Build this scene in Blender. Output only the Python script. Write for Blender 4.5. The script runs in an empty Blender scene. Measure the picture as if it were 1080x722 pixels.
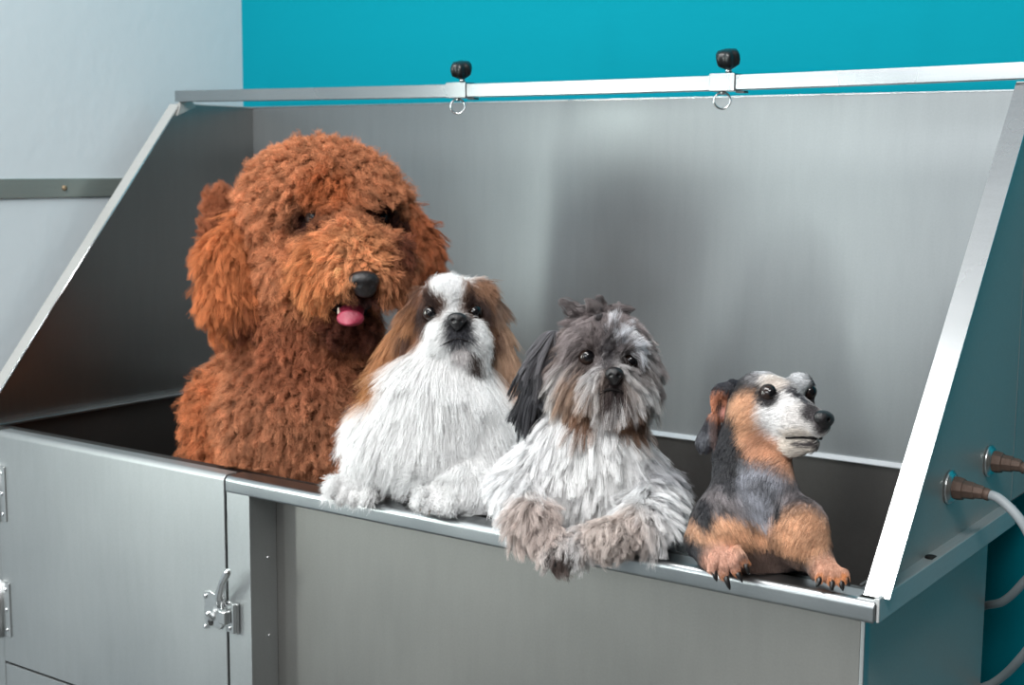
import bpy, bmesh, math, random
import numpy as np
from mathutils import Vector, Matrix, Euler, kdtree
sc = bpy.context.scene
COL = sc.collection
random.seed(5)
RNG = np.random.default_rng(11)

# ------------------------------------------------------------------ camera, light, exposure
FPX, CX, CY = 1465.94, 540.0, 361.0
CAM = np.array([1.7267, -1.1271, .3733])
YAW, PITCH, ROLL = .6153, -.1292, .0077
_f = np.array([-math.sin(YAW)*math.cos(PITCH), math.cos(YAW)*math.cos(PITCH), math.sin(PITCH)])
_r = np.array([math.cos(YAW), math.sin(YAW), 0.0]); _u = np.cross(_r, _f)
CR = math.cos(ROLL)*_r + math.sin(ROLL)*_u
CU = -math.sin(ROLL)*_r + math.cos(ROLL)*_u
CF = _f
cam_d = bpy.data.cameras.new('camera'); cam = bpy.data.objects.new('camera', cam_d); COL.objects.link(cam)
M3 = Matrix((CR, CU, -CF)).transposed()
cam.matrix_world = Matrix.Translation(CAM) @ M3.to_4x4()
cam_d.sensor_width = 36.0; cam_d.lens = 36.0*FPX/1080.0; cam_d.clip_start = .02
cam_d.dof.use_dof = True; cam_d.dof.focus_distance = 1.40; cam_d.dof.aperture_fstop = 9.0
sc.camera = cam
sc.view_settings.view_transform = 'Standard'; sc.view_settings.look = 'None'
sc.view_settings.gamma = 1.0; sc.view_settings.use_curve_mapping = False
sc.view_settings.exposure = 0.17

wd = bpy.data.worlds.new('world'); sc.world = wd; wd.use_nodes = True
wd.node_tree.nodes['Background'].inputs[0].default_value = (.84, .90, .94, 1)
wd.node_tree.nodes['Background'].inputs[1].default_value = .52

def area(name, loc, target, sx, sy, power, color=(1, 1, 1)):
    l = bpy.data.lights.new(name, 'AREA'); l.shape = 'RECTANGLE'; l.size = sx; l.size_y = sy
    l.energy = power; l.color = color
    o = bpy.data.objects.new(name, l); COL.objects.link(o); o.location = loc
    d = Vector(target) - Vector(loc); o.rotation_euler = d.to_track_quat('-Z', 'Y').to_euler()
    return o
area('assumed_ceiling_or_fill_light', (.62, -.95, 1.72), (.85, .15, .0), 1.3, .6, 31, (1, .985, .96))  # assumed ceiling lamp out of view; its reflection brightens the right flange
area('assumed_window_light', (.75, -3.4, 1.25), (.8, .3, .1), 1.4, 1.1, 30, (.97, .985, 1))  # assumed window out of view, lights the scene from the front
area('assumed_streak_light', (-.055, -.80, .30), (1.0, -.62, .34), .10, .70, 8., (.92, 1, .93))  # assumed lamp, no window is built here; added to streak the back splash
area('assumed_ceiling_or_fill_light', (1.75, -1.75, 1.8), (.2, .2, .2), 1.0, .5, 30, (1, .99, .97))  # added fill lamp, brightens the white wall and the dogs
area('assumed_streak_light', (-.055, -1.95, .30), (1.0, -1.6, .34), .13, .70, 9., (.94, 1, .95))  # second assumed lamp without a window, added for the other splash streak

# ------------------------------------------------------------------ materials
def lin(c):
    return tuple(((x/255.)/12.92 if x/255. <= .04045 else ((x/255.+.055)/1.055)**2.4) for x in c)
def nodes_of(m):
    m.use_nodes = True; nt = m.node_tree; return nt, nt.nodes, nt.links, nt.nodes['Principled BSDF']
def plain(name, c, rough=.5, metal=0., spec=.5, bump=0., bscale=60., coat=0.):
    m = bpy.data.materials.new(name); nt, N, L, b = nodes_of(m)
    b.inputs['Base Color'].default_value = (*c, 1); b.inputs['Roughness'].default_value = rough
    b.inputs['Metallic'].default_value = metal; b.inputs['Specular IOR Level'].default_value = spec
    b.inputs['Coat Weight'].default_value = coat
    if bump:
        tc = N.new('ShaderNodeTexCoord'); no = N.new('ShaderNodeTexNoise'); no.inputs['Scale'].default_value = bscale
        no.inputs['Detail'].default_value = 4; bp = N.new('ShaderNodeBump'); bp.inputs['Strength'].default_value = bump
        bp.inputs['Distance'].default_value = .002
        L.new(tc.outputs['Object'], no.inputs['Vector']); L.new(no.outputs['Fac'], bp.inputs['Height']); L.new(bp.outputs['Normal'], b.inputs['Normal'])
    return m
def steel(name, c=(.49, .51, .515), rough=.33, stretch=(2, 2, 60), var=.08, wear=.5, metal=1.0, brush=None):
    """brushed, slightly smeared stainless sheet"""
    m = bpy.data.materials.new(name); nt, N, L, b = nodes_of(m)
    b.inputs['Metallic'].default_value = metal
    tc = N.new('ShaderNodeTexCoord'); mp = N.new('ShaderNodeMapping'); mp.inputs['Scale'].default_value = stretch
    L.new(tc.outputs['Object'], mp.inputs['Vector'])
    n1 = N.new('ShaderNodeTexNoise'); n1.inputs['Scale'].default_value = 9; n1.inputs['Detail'].default_value = 6
    L.new(mp.outputs['Vector'], n1.inputs['Vector'])
    n2 = N.new('ShaderNodeTexNoise'); n2.inputs['Scale'].default_value = 4.0; n2.inputs['Detail'].default_value = 5
    L.new(tc.outputs['Object'], n2.inputs['Vector'])
    n3 = N.new('ShaderNodeTexNoise'); n3.inputs['Scale'].default_value = 420; n3.inputs['Detail'].default_value = 2
    L.new(tc.outputs['Object'], n3.inputs['Vector'])
    mr = N.new('ShaderNodeMapRange'); mr.inputs['From Min'].default_value = .3; mr.inputs['From Max'].default_value = .7
    mr.inputs['To Min'].default_value = rough - var; mr.inputs['To Max'].default_value = rough + var*1.3
    L.new(n2.outputs['Fac'], mr.inputs['Value']); L.new(mr.outputs['Result'], b.inputs['Roughness'])
    mix = N.new('ShaderNodeMix'); mix.data_type = 'RGBA'
    mix.inputs[6].default_value = (c[0]*.86, c[1]*.86, c[2]*.86, 1); mix.inputs[7].default_value = (*[min(1, x*1.1) for x in c], 1)
    ad = N.new('ShaderNodeMath'); ad.operation = 'MULTIPLY_ADD'; ad.inputs[1].default_value = wear; 
    L.new(n1.outputs['Fac'], ad.inputs[0])
    m2 = N.new('ShaderNodeMath'); m2.operation = 'MULTIPLY'; m2.inputs[1].default_value = 1 - wear
    L.new(n3.outputs['Fac'], m2.inputs[0]); L.new(m2.outputs[0], ad.inputs[2])
    L.new(ad.outputs[0], mix.inputs[0]); L.new(mix.outputs[2], b.inputs['Base Color'])
    bp = N.new('ShaderNodeBump'); bp.inputs['Strength'].default_value = .06; bp.inputs['Distance'].default_value = .0004
    L.new(n1.outputs['Fac'], bp.inputs['Height']); L.new(bp.outputs['Normal'], b.inputs['Normal'])
    if brush:                                   # fine grinding marks spread highlights across themselves
        b.inputs['Anisotropic'].default_value = .6; cv = N.new('ShaderNodeCombineXYZ')
        for i in range(3): cv.inputs[i].default_value = brush[i]
        L.new(cv.outputs[0], b.inputs['Tangent'])
    return m
M = {}
M['steel_v'] = steel('brushed_steel_sheet', (.265, .285, .295), rough=.38, stretch=(9, 9, 1.2), var=.06, metal=.7, brush=(0, 0, 1))
M['steel_left'] = steel('smeared_steel_sheet', (.30, .305, .30), rough=.30, stretch=(9, 9, 1.2), var=.03)
M['steel_front'] = steel('satin_steel_cladding', (.48, .50, .505), rough=.5, stretch=(9, 9, 1.5), var=.05)
M['steel_shaded'] = steel('shaded_front_sheet', (.32, .315, .30), rough=.5, stretch=(9, 9, 1.5), var=.05)  # same steel as the cladding, darkened: recess shade put into its colour
M['steel_ledge'] = steel('scuffed_ledge_steel', (.56, .57, .57), rough=.45, stretch=(30, 2, 30), var=.06, metal=.45)
M['steel_side'] = steel('side_steel_sheet', (.46, .46, .445), rough=.42, stretch=(2, 30, 30), var=.05, metal=.3)
M['steel_rim'] = steel('worn_steel_rim', (.38, .40, .41), rough=.32, stretch=(3, 60, 60), var=.08)
M['steel_seam'] = steel('polished_seam_steel', (.86, .88, .9), rough=.34, stretch=(3, 3, 30), var=.03)
M['steel_edge'] = steel('bright_steel_edge', (.60, .62, .63), rough=.26, stretch=(3, 3, 30), var=.04)
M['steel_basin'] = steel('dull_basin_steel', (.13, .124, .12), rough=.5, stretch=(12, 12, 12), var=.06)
M['chrome'] = plain('chrome', (.75, .76, .77), .14, 1.0)
M['cast'] = plain('cast_latch_metal', (.62, .63, .63), .3, 1.0, bump=.2, bscale=200)
M['black_plastic'] = plain('black_knob_plastic', (.008, .010, .011), .32)
M['dark_gap'] = plain('dark_gap', (.015, .015, .015), .8)
M['brown_fitting'] = plain('tarnished_pipe_fitting', lin((112, 92, 82)), .6, .3, bump=.5, bscale=160)
M['hose_grey'] = plain('grey_hose_rubber', lin((165, 172, 176)), .5)
M['wall_white'] = plain('white_painted_wall', lin((208, 217, 222)), .85, bump=.25, bscale=45)
M['wall_teal'] = plain('teal_painted_wall', lin((0, 128, 145)), .9, spec=.10, bump=.25, bscale=45)
M['wall_dark'] = plain('dark_blocking_wall', lin((74, 66, 60)), .7, bump=.2, bscale=30)
M['rail_paint'] = steel('wall_strip_metal', (.30, .34, .32), rough=.35, stretch=(20, 1, 20), var=.05, metal=.5)
M['floor'] = plain('grey_floor_vinyl', lin((95, 98, 98)), .5, bump=.2, bscale=8)
M['screw'] = plain('tan_screw_head', lin((150, 130, 105)), .5, .6)

# ------------------------------------------------------------------ object helpers
def link(name, me, mat=None, parent=None, smooth=False):
    o = bpy.data.objects.new(name, me); COL.objects.link(o)
    if mat is not None: me.materials.append(mat)
    if parent is not None: o.parent = parent
    if smooth:
        for p in me.polygons: p.use_smooth = True
    return o
def obj(name, bm, mat=None, parent=None, smooth=False, bevel=0., seg=2):
    me = bpy.data.meshes.new(name); bmesh.ops.recalc_face_normals(bm, faces=bm.faces); bm.to_mesh(me); bm.free()
    o = link(name, me, mat, parent, smooth)
    if bevel:
        b = o.modifiers.new('bevel', 'BEVEL'); b.width = bevel; b.segments = seg; b.limit_method = 'ANGLE'; b.angle_limit = .6
        for p in me.polygons: p.use_smooth = True
        w = o.modifiers.new('wn', 'WEIGHTED_NORMAL'); w.keep_sharp = True
    return o
def root(name, loc, label, cat, group=None):
    o = bpy.data.objects.new(name, None); COL.objects.link(o); o.empty_display_size = .1
    o.location = loc; o['label'] = label; o['category'] = cat
    if group: o['group'] = group
    return o
def box(bm, x0, x1, y0, y1, z0, z1):
    vs = [bm.verts.new((x, y, z)) for x in (x0, x1) for y in (y0, y1) for z in (z0, z1)]
    for q in ((0, 1, 3, 2), (4, 6, 7, 5), (0, 4, 5, 1), (2, 3, 7, 6), (0, 2, 6, 4), (1, 5, 7, 3)):
        bm.faces.new([vs[i] for i in q])
def prism(bm, pts, axis, a, b):
    """extrude a polygon; axis 0: pts are (y,z); axis 1: (x,z); axis 2: (x,y)"""
    def mk(p, t):
        return (t, p[0], p[1]) if axis == 0 else (p[0], t, p[1]) if axis == 1 else (p[0], p[1], t)
    A = [bm.verts.new(mk(p, a)) for p in pts]; B = [bm.verts.new(mk(p, b)) for p in pts]
    bm.faces.new(A); bm.faces.new(B[::-1])
    n = len(pts)
    for i in range(n): bm.faces.new([A[i], A[(i+1) % n], B[(i+1) % n], B[i]])
def tube(bm, pts, r, n=12, closed=False, cap=True):
    pts = [Vector(p) for p in pts]; m = len(pts)
    rs = r if hasattr(r, '__len__') else [r]*m
    rings = []; up = Vector((.31, .22, .92)); 
    t0 = (pts[1]-pts[0]).normalized(); nrm = up.cross(t0).normalized()
    for i in range(m):
        a = pts[(i-1) % m] if (closed or i) else pts[0]; b = pts[(i+1) % m] if (closed or i < m-1) else pts[-1]
        t = (b-a).normalized(); nrm = (nrm - t*nrm.dot(t)).normalized(); bi = t.cross(nrm)
        rings.append([bm.verts.new(pts[i] + (nrm*math.cos(k*2*math.pi/n) + bi*math.sin(k*2*math.pi/n))*rs[i]) for k in range(n)])
    for i in range(m if closed else m-1):
        A, B = rings[i], rings[(i+1) % m]
        for k in range(n): bm.faces.new([A[k], A[(k+1) % n], B[(k+1) % n], B[k]])
    if cap and not closed: bm.faces.new(rings[0][::-1]); bm.faces.new(rings[-1])
def spline(ctrl, n=10):
    P = [Vector(c) for c in ctrl]; P = [P[0]*2-P[1]] + P + [P[-1]*2-P[-2]]; out = []
    for i in range(1, len(P)-2):
        for k in range(n):
            t = k/n; a, b, c, d = P[i-1], P[i], P[i+1], P[i+2]
            out.append(.5*((2*b) + (c-a)*t + (2*a-5*b+4*c-d)*t*t + (3*b-a-3*c+d)*t**3))
    out.append(P[-2]); return out
def lathe(bm, prof, c, axis, n=20):
    """prof: list of (distance along axis, radius)"""
    ax = Vector(axis).normalized(); t = Vector((0, 0, 1)) if abs(ax.z) < .9 else Vector((1, 0, 0))
    a = ax.cross(t).normalized(); b = ax.cross(a); c = Vector(c); rings = []
    for d, r in prof:
        rings.append([bm.verts.new(c + ax*d + (a*math.cos(k*2*math.pi/n) + b*math.sin(k*2*math.pi/n))*max(r, 1e-5)) for k in range(n)])
    for A, B in zip(rings, rings[1:]):
        for k in range(n): bm.faces.new([A[k], A[(k+1) % n], B[(k+1) % n], B[k]])
    bm.faces.new(rings[0][::-1]); bm.faces.new(rings[-1])

# ------------------------------------------------------------------ the room
FLOOR = -.86
def struct(name, bm, mat):
    o = obj(name, bm, mat); o['kind'] = 'structure'; return o
bm = bmesh.new(); box(bm, -.13, -.07, -3.6, .66, FLOOR, 2.0); struct('wall_left', bm, M['wall_white'])
bm = bmesh.new(); box(bm, -.07, 4.2, .60, .66, FLOOR, 2.0); struct('wall_back', bm, M['wall_teal'])
bm = bmesh.new(); box(bm, 2.6, 2.66, -3.6, .60, FLOOR, 2.0); struct('unseen_wall_right', bm, M['wall_dark'])  # unseen wall, set close and dark to block ambient light from the right
bm = bmesh.new(); box(bm, -.13, 4.2, -3.6, .66, FLOOR-.05, FLOOR); struct('floor', bm, M['floor'])

# metal strip screwed along the white wall
rl = root('wall_strip', (-.07, 0, .328), 'flat grey metal strip screwed along the white wall left of the tub', 'strip')
def P_obj(o): return o
def local(o, parent):            # geometry is written in world space; keep it there
    o.location = -Vector(parent.location); return o
bm = bmesh.new(); box(bm, -.07, -.066, -2.6, .50, .3143, .343); local(obj('strip', bm, M['rail_paint'], rl, bevel=.001), rl)
for yy in (.2209, -.4, -1.0, -1.6):
    bm = bmesh.new(); lathe(bm, [(0, .0042), (.002, .0042), (.0035, .002)], (-.066, yy, .3286), (1, 0, 0), 14)
    local(obj('screw', bm, M['screw'], rl, smooth=True), rl)

# ------------------------------------------------------------------ the tub
W, D, ZT, YT, LX, E_IN, WF = 1.30, .5546, .4602, .3946, .0177, .0293, .0228
BD = .415                                     # depth of the right-hand cabinet face
tub = root('dog_grooming_tub', (.65, .25, FLOOR), 'large stainless steel dog washing tub with walk-in door and high splash walls', 'tub')
def part(name, bm, mat, parent=None, **k):
    o = obj(name, bm, mat, parent or tub, **k)
    if parent is None: o.location = -Vector(tub.location)
    return o
# carcass: recessed front panel, right side, left side, rear
REC = .045
bm = bmesh.new(); box(bm, .50, 1.286, REC, REC+.003, FLOOR+.1, -.012)
part('front_panel', bm, M['steel_shaded'])
bm = bmesh.new(); box(bm, 1.2862, 1.290, REC, BD, FLOOR+.1, -.012); part('side_panel', bm, M['steel_side'], bevel=.0008)
bm = bmesh.new(); box(bm, 1.2862, 1.2905, REC-.0006, REC+.012, FLOOR+.1, -.014); part('corner_seam', bm, M['steel_front'], bevel=.0008)
bm = bmesh.new(); box(bm, -.0, .003, .012, D, FLOOR+.1, -.012); part('side_panel', bm, M['steel_front'])
# door stile with the return into the recess
bm = bmesh.new(); prism(bm, [(.5135, .001), (.552, .001), (.552, REC), (.549, REC), (.549, .004), (.5135, .004)], 2, FLOOR+.1, -.010)
part('door_stile', bm, M['steel_front'], bevel=.0008)
bm = bmesh.new(); box(bm, -.0, .0585, .001, .004, FLOOR+.1, -.006); part('door_stile', bm, M['steel_front'], bevel=.0008)
# rivets in the recess
for z in (-.100, -.197, -.30, -.42):
    bm = bmesh.new(); lathe(bm, [(0, .0022), (.0010, .0018), (.0014, .0008)], (.552, .030, z), (1, 0, 0), 10); part('rivet', bm, M['chrome'], smooth=True)
# rim: a rounded folded lip along the front (right of the door) and along the right side
def rim_profile(y0, y1, z1, th, rad, n=5):
    pts = [(y1, z1), ]
    for k in range(n+1):
        a = math.pi/2*k/n; pts.append((y0+rad-rad*math.sin(a), z1-rad+rad*math.cos(a)))
    for k in range(n+1):
        a = math.pi/2*k/n; r2 = rad*.5; pts.append((y0+r2-r2*math.cos(a), z1-th+r2-r2*math.sin(a)))
    pts.append((y1, z1-th)); return pts
bm = bmesh.new(); prism(bm, rim_profile(0, E_IN, 0, .0205, .007), 0, .5125, W+LX-.0034)
part('front_rim', bm, M['steel_rim'], bevel=.0012)
bm = bmesh.new(); prism(bm, [(W-.003, 0.), (W-.003, -.004), (W+LX-.003, -.004), (W+LX-.003, -.0195), (W+LX, -.0195), (W+LX, .0022), (W+LX-.004, .0022), (W+LX-.006, 0.)], 1, .0035, BD+.002)
part('side_rim', bm, M['steel_ledge'], bevel=.0008)
bm = bmesh.new(); prism(bm, [(-LX, -.019), (-LX, 0), (.02, 0), (.02, -.004), (-LX+.003, -.004), (-LX+.003, -.019)], 1, 0, D)
part('side_rim', bm, M['steel_rim'], bevel=.0008)
bm = bmesh.new(); prism(bm, rim_profile(0, E_IN, 0, .0205, .007), 0, 0, .0595); part('front_rim', bm, M['steel_rim'], bevel=.001)
# basin (below the splash walls)
BZ = -.34
def slab(name, pts, mat, **k):
    b = bmesh.new(); prism(b, pts[0], pts[1], pts[2], pts[3]); return part(name, b, mat, **k)
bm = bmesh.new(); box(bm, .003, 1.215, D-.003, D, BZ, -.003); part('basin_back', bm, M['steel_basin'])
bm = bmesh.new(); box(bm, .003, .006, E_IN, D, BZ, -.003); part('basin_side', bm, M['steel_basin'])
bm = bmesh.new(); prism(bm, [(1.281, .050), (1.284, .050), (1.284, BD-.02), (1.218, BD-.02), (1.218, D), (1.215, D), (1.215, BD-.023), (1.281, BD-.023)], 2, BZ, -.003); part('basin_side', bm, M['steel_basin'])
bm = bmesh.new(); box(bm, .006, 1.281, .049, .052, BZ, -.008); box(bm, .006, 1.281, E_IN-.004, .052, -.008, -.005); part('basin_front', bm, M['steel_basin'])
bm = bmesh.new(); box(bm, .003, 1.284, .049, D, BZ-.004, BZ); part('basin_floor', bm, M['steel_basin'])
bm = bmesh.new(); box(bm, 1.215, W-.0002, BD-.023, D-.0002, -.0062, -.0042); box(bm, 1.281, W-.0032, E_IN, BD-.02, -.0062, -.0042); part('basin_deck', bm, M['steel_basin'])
# bright seam strips where the splash walls sit on the basin
bm = bmesh.new(); prism(bm, [(D-.0085, -.0040), (D-.0085, -.0030), (D-.0025, .0018), (D-.0003, .0018), (D-.0003, -.0040)], 0, .004, W-.004); part('seam_ledge', bm, M['steel_seam'])
bm = bmesh.new(); box(bm, .0005, .0075, E_IN, D-.009, -.0035, -.001); part('seam_ledge', bm, M['steel_side'])
# splash walls
bm = bmesh.new(); box(bm, 0, W, D, D+.002, -.002, ZT); part('back_splash', bm, M['steel_v'])
side = [(.014, 0), (YT, ZT), (D, ZT), (D, -.002), (.014, -.002)]
bm = bmesh.new(); prism(bm, side, 0, -.0015, .0003); part('left_splash', bm, M['steel_left'])
bm = bmesh.new(); prism(bm, side, 0, W, W+.0018); part('right_splash', bm, M['steel_side'])
bm = bmesh.new(); box(bm, W+.0018, W+.0023, .4545, .4575, 0, ZT-.01); part('splash_seam', bm, M['steel_front'])
# sloping flanges
sl = Vector((0, YT-.0132, ZT)).normalized(); nr = Vector((0, -sl.z, sl.y))
def flange(x0, x1, name, mat):
    bm = bmesh.new(); a = Vector((0, .0132, 0.0005)); b = Vector((0, YT, ZT))
    pts = [a, b, b - nr*.0016, a - nr*.0016]
    prism(bm, [(p.y, p.z) for p in pts], 0, x0, x1)
    xe = x1 if abs(x1) > abs(x0) or x0 > 1 else x0
    return part(name, bm, mat)
flange(W-.0005, W+WF, 'sloping_flange', M['steel_edge'])
flange(-WF, .0003, 'sloping_flange', M['steel_side'])
bm = bmesh.new(); tube(bm, [Vector((.0008, .0150, .0015)), Vector((.0008, YT+.0006, ZT-.0002))], .0014, 8)
part('polished_edge', bm, M['chrome'], smooth=True)
# top flanges of the splash walls
bm = bmesh.new(); box(bm, -.004, W+.002, D-.001, D+.006, ZT-.0005, ZT+.0012); part('top_flange', bm, M['steel_edge'])
bm = bmesh.new(); box(bm, -.008, .0006, YT, D, ZT-.0005, ZT+.0010); part('top_flange', bm, M['steel_side'])
bm = bmesh.new(); box(bm, W, W+.012, YT, D, ZT-.0005, ZT+.0010); part('top_flange', bm, M['steel_side'])
# walk-in door
bm = bmesh.new()
pr = rim_profile(-.0005, .022, 0.0008, .40, .0075)[:-7] + [(-.0005, -.328), (.003, -.328), (.003, -.012), (.022, -.012)]
prism(bm, pr, 0, .0610, .5108)
door = part('walk_in_door', bm, M['steel_front'], bevel=.0009)
bm = bmesh.new(); box(bm, .0610, .5108, .0002, .004, -.62, -.3315); part('lower_panel', bm, M['steel_front'], bevel=.0008)
bm = bmesh.new(); box(bm, .055, .516, .006, .008, -.62, -.02); part('door_gap', bm, M['dark_gap'])
bm = bmesh.new(); box(bm, .5112, .5124, .004, .012, -.62, -.006); part('door_gap', bm, M['dark_gap'])
def hinge(z0, z1):
    h = bmesh.new(); tube(h, [(.0600, -.0045, z0), (.0600, -.0045, z1)], .0042, 12)
    hb = obj('hinge', h, M['cast'], door, smooth=True)
    h = bmesh.new(); box(h, .0585, .0800, -.0028, -.0005, z0+.002, z1-.002); obj('hinge_leaf', h, M['cast'], hb, bevel=.0016)
    for z in (z0+.012, (z0+z1)/2, z1-.012):
        h = bmesh.new(); lathe(h, [(0, .0032), (.0012, .0026), (.0018, .001)], (.072, -.0028, z), (0, -1, 0), 12); obj('hinge_screw', h, M['chrome'], hb, smooth=True)
    h = bmesh.new(); box(h, .035, .0585, -.0015, .0008, z0+.002, z1-.002); obj('hinge_leaf', h, M['cast'], hb, bevel=.001)
hinge(-.292, -.210); hinge(-.127, -.045)
# latch on the seam
def LP(px, py, y=0.):                          # a point of the front face (plane Y=y) behind a photo pixel
    d = CF + (px-CX)/FPX*CR - (py-CY)/FPX*CU; t = (y-CAM[1])/d[1]; return Vector(CAM + d*t)
lat_l = bmesh.new()
a = LP(217, 622); b = LP(238, 664)
prism(lat_l, [(a.x, a.z), (a.x+.010, a.z+.002), (b.x-.002, a.z-.004), (b.x-.001, b.z+.006), (b.x-.006, b.z), (a.x+.002, b.z+.004), (a.x, b.z+.010)], 1, -.0035, -.0006)
latch = part('door_latch', lat_l, M['cast'], bevel=.0012)
def kid(name, bm, mat, **k): return obj(name, bm, mat, latch, **k)
h = bmesh.new(); c = LP(247, 650); box(h, c.x-.0095, c.x+.0095, -.0040, -.0002, c.z-.020, c.z+.018); kid('strike_plate', h, M['cast'], bevel=.0014)
h = bmesh.new(); c = LP(243, 648); box(h, c.x-.0075, c.x+.0060, -.0145, -.0038, c.z-.0095, c.z+.0085); kid('catch_block', h, M['cast'], bevel=.0030, seg=3)
h = bmesh.new(); c = LP(251.5, 650); box(h, c.x-.0026, c.x+.0012, -.0090, -.0040, c.z-.019, c.z+.017); kid('strike_lip', h, M['cast'], bevel=.0010)
h = bmesh.new(); p0, p1, p2, p3 = LP(234, 638, -.010), LP(231.5, 627, -.016), LP(234.5, 614, -.021), LP(240, 603, -.024)
tube(h, [(p0.x, -.010, p0.z), (p1.x, -.016, p1.z), (p2.x, -.021, p2.z), (p3.x, -.024, p3.z), (p3.x+.0012, -.024, p3.z+.003)], [.0062, .0058, .0046, .0046, .0026], 12); kid('latch_lever', h, M['chrome'], smooth=True)
h = bmesh.new(); c = LP(224, 652, -.003); lathe(h, [(0, .0046), (.003, .0046), (.005, .003), (.010, .0038), (.013, .0018)], (c.x, -.003, c.z), (-.1, -.6, .8), 14); kid('latch_knob', h, M['chrome'], smooth=True)
h = bmesh.new(); c = LP(224.5, 655); lathe(h, [(0, .0044), (.0007, .0044)], (c.x, -.0035, c.z), (0, -1, 0), 14); kid('keyhole', h, M['dark_gap'])
for q in ((219, 627), (244, 635), (245, 661), (219, 659)):
    h = bmesh.new(); c = LP(*q); lathe(h, [(0, .0032), (.0013, .0028), (.0020, .001)], (c.x, -.0040, c.z), (0, -1, 0), 12); kid('latch_screw', h, M['chrome'], smooth=True)
# top rail across the splash box with two sliding tether clamps
def rail_z(x): t = x/W; return ZT + .0035 - .0052*4*t*(1-t)*(.55+.5*t)
bm = bmesh.new(); prev = None
for i in range(41):
    x = -.006 + (W+.05)*i/40; z = rail_z(x)
    ring = [bm.verts.new((x, yy, zz)) for yy, zz in ((YT-.004, z), (YT+.012, z), (YT+.012, z+.0175), (YT-.004, z+.0175))]
    if prev: [bm.faces.new([prev[k], prev[(k+1) % 4], ring[(k+1) % 4], ring[k]]) for k in range(4)]
    else: bm.faces.new(ring)
    prev = ring
bm.faces.new(prev)
part('top_rail', bm, M['steel_rim'], bevel=.0008)
bm = bmesh.new(); prism(bm, [(YT-.008, ZT-.018), (YT-.002, ZT-.004), (YT-.002, ZT+.010), (YT+.014, ZT+.010), (YT+.03, ZT), (YT+.03, ZT-.004)], 0, .0006, .004); part('rail_bracket', bm, M['steel_side'])
def clamp(x, tilt, rot):
    z = rail_z(x)
    b = bmesh.new(); box(b, x-.017, x+.0165, YT-.0062, YT+.0142, z-.0012, z+.0197); c = part('rail_clamp', b, M['steel_rim'], bevel=.0008)
    b = bmesh.new(); box(b, x+.016, x+.027, YT-.001, YT+.010, z-.0035, z-.0012); obj('clamp_tab', b, M['black_plastic'], c)
    s0 = Vector((x+.004, YT+.004, z+.019)); ax = Vector(tilt).normalized()
    b = bmesh.new(); tube(b, [s0, s0+ax*.010], .0042, 12); st = obj('clamp_screw', b, M['chrome'], c, smooth=True)
    b = bmesh.new(); cc = s0+ax*.006; n = 60; rings = []
    t = Vector((1, 0, 0)); a1 = (t-ax*t.dot(ax)).normalized(); a2 = ax.cross(a1)
    for d, r in ((0, .004), (.003, .0085), (.006, .0128), (.012, .0142), (.018, .0138), (.022, .011), (.0235, .006), (.0235, .0005)):
        ring = []
        for k in range(n):
            an = k*2*math.pi/n + rot; rr = r*(1 + (.105 if r > .008 else .03)*math.cos(6*an)); ring.append(b.verts.new(cc+ax*d+(a1*math.cos(an)+a2*math.sin(an))*rr))
        rings.append(ring)
    for A, B in zip(rings, rings[1:]):
        for k in range(n): b.faces.new([A[k], A[(k+1) % n], B[(k+1) % n], B[k]])
    b.faces.new(rings[0][::-1]); b.faces.new(rings[-1]); obj('star_knob', b, M['black_plastic'], c, smooth=True)
    b = bmesh.new(); R = .0098; cz = z-.0012-R-.001; al = .55
    tube(b, [(x-.004+R*math.cos(k*math.pi/14)*math.cos(al), YT+.004+R*math.cos(k*math.pi/14)*math.sin(al), cz+R*math.sin(k*math.pi/14)) for k in range(28)], .0013, 10, closed=True); obj('tether_ring', b, M['chrome'], c, smooth=True)
    b = bmesh.new(); tube(b, [(x-.004, YT+.004, z-.0005), (x-.004, YT+.004, z-.005)], .0032, 10); obj('ring_stud', b, M['cast'], c, smooth=True)
clamp(.5588, (.12, -.32, .95), .2); clamp(.9585, (.05, -.30, .95), .5)
# hose fittings on the outside of the right splash wall
hoses = []
for (y, z, nm) in ((.226, .057, 0), (.356, .061, 1)):
    b = bmesh.new(); lathe(b, [(0, .0165), (.002, .0175), (.004, .0165), (.0048, .0145), (.0062, .0142), (.0066, .011)], (W+.0018, y, z), (1, 0, 0), 28); fl = part('hose_flange', b, M['cast'], smooth=True)
    b = bmesh.new(); lathe(b, [(.006, .0115), (.010, .0120), (.016, .0110), (.0165, .0092), (.026, .0088), (.0265, .0076), (.034, .0070), (.036, .0055)], (W+.0018, y, z), (1, -.03, -.02), 8); obj('pipe_nipple', b, M['brown_fitting'], fl, smooth=False, bevel=.0008)
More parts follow.
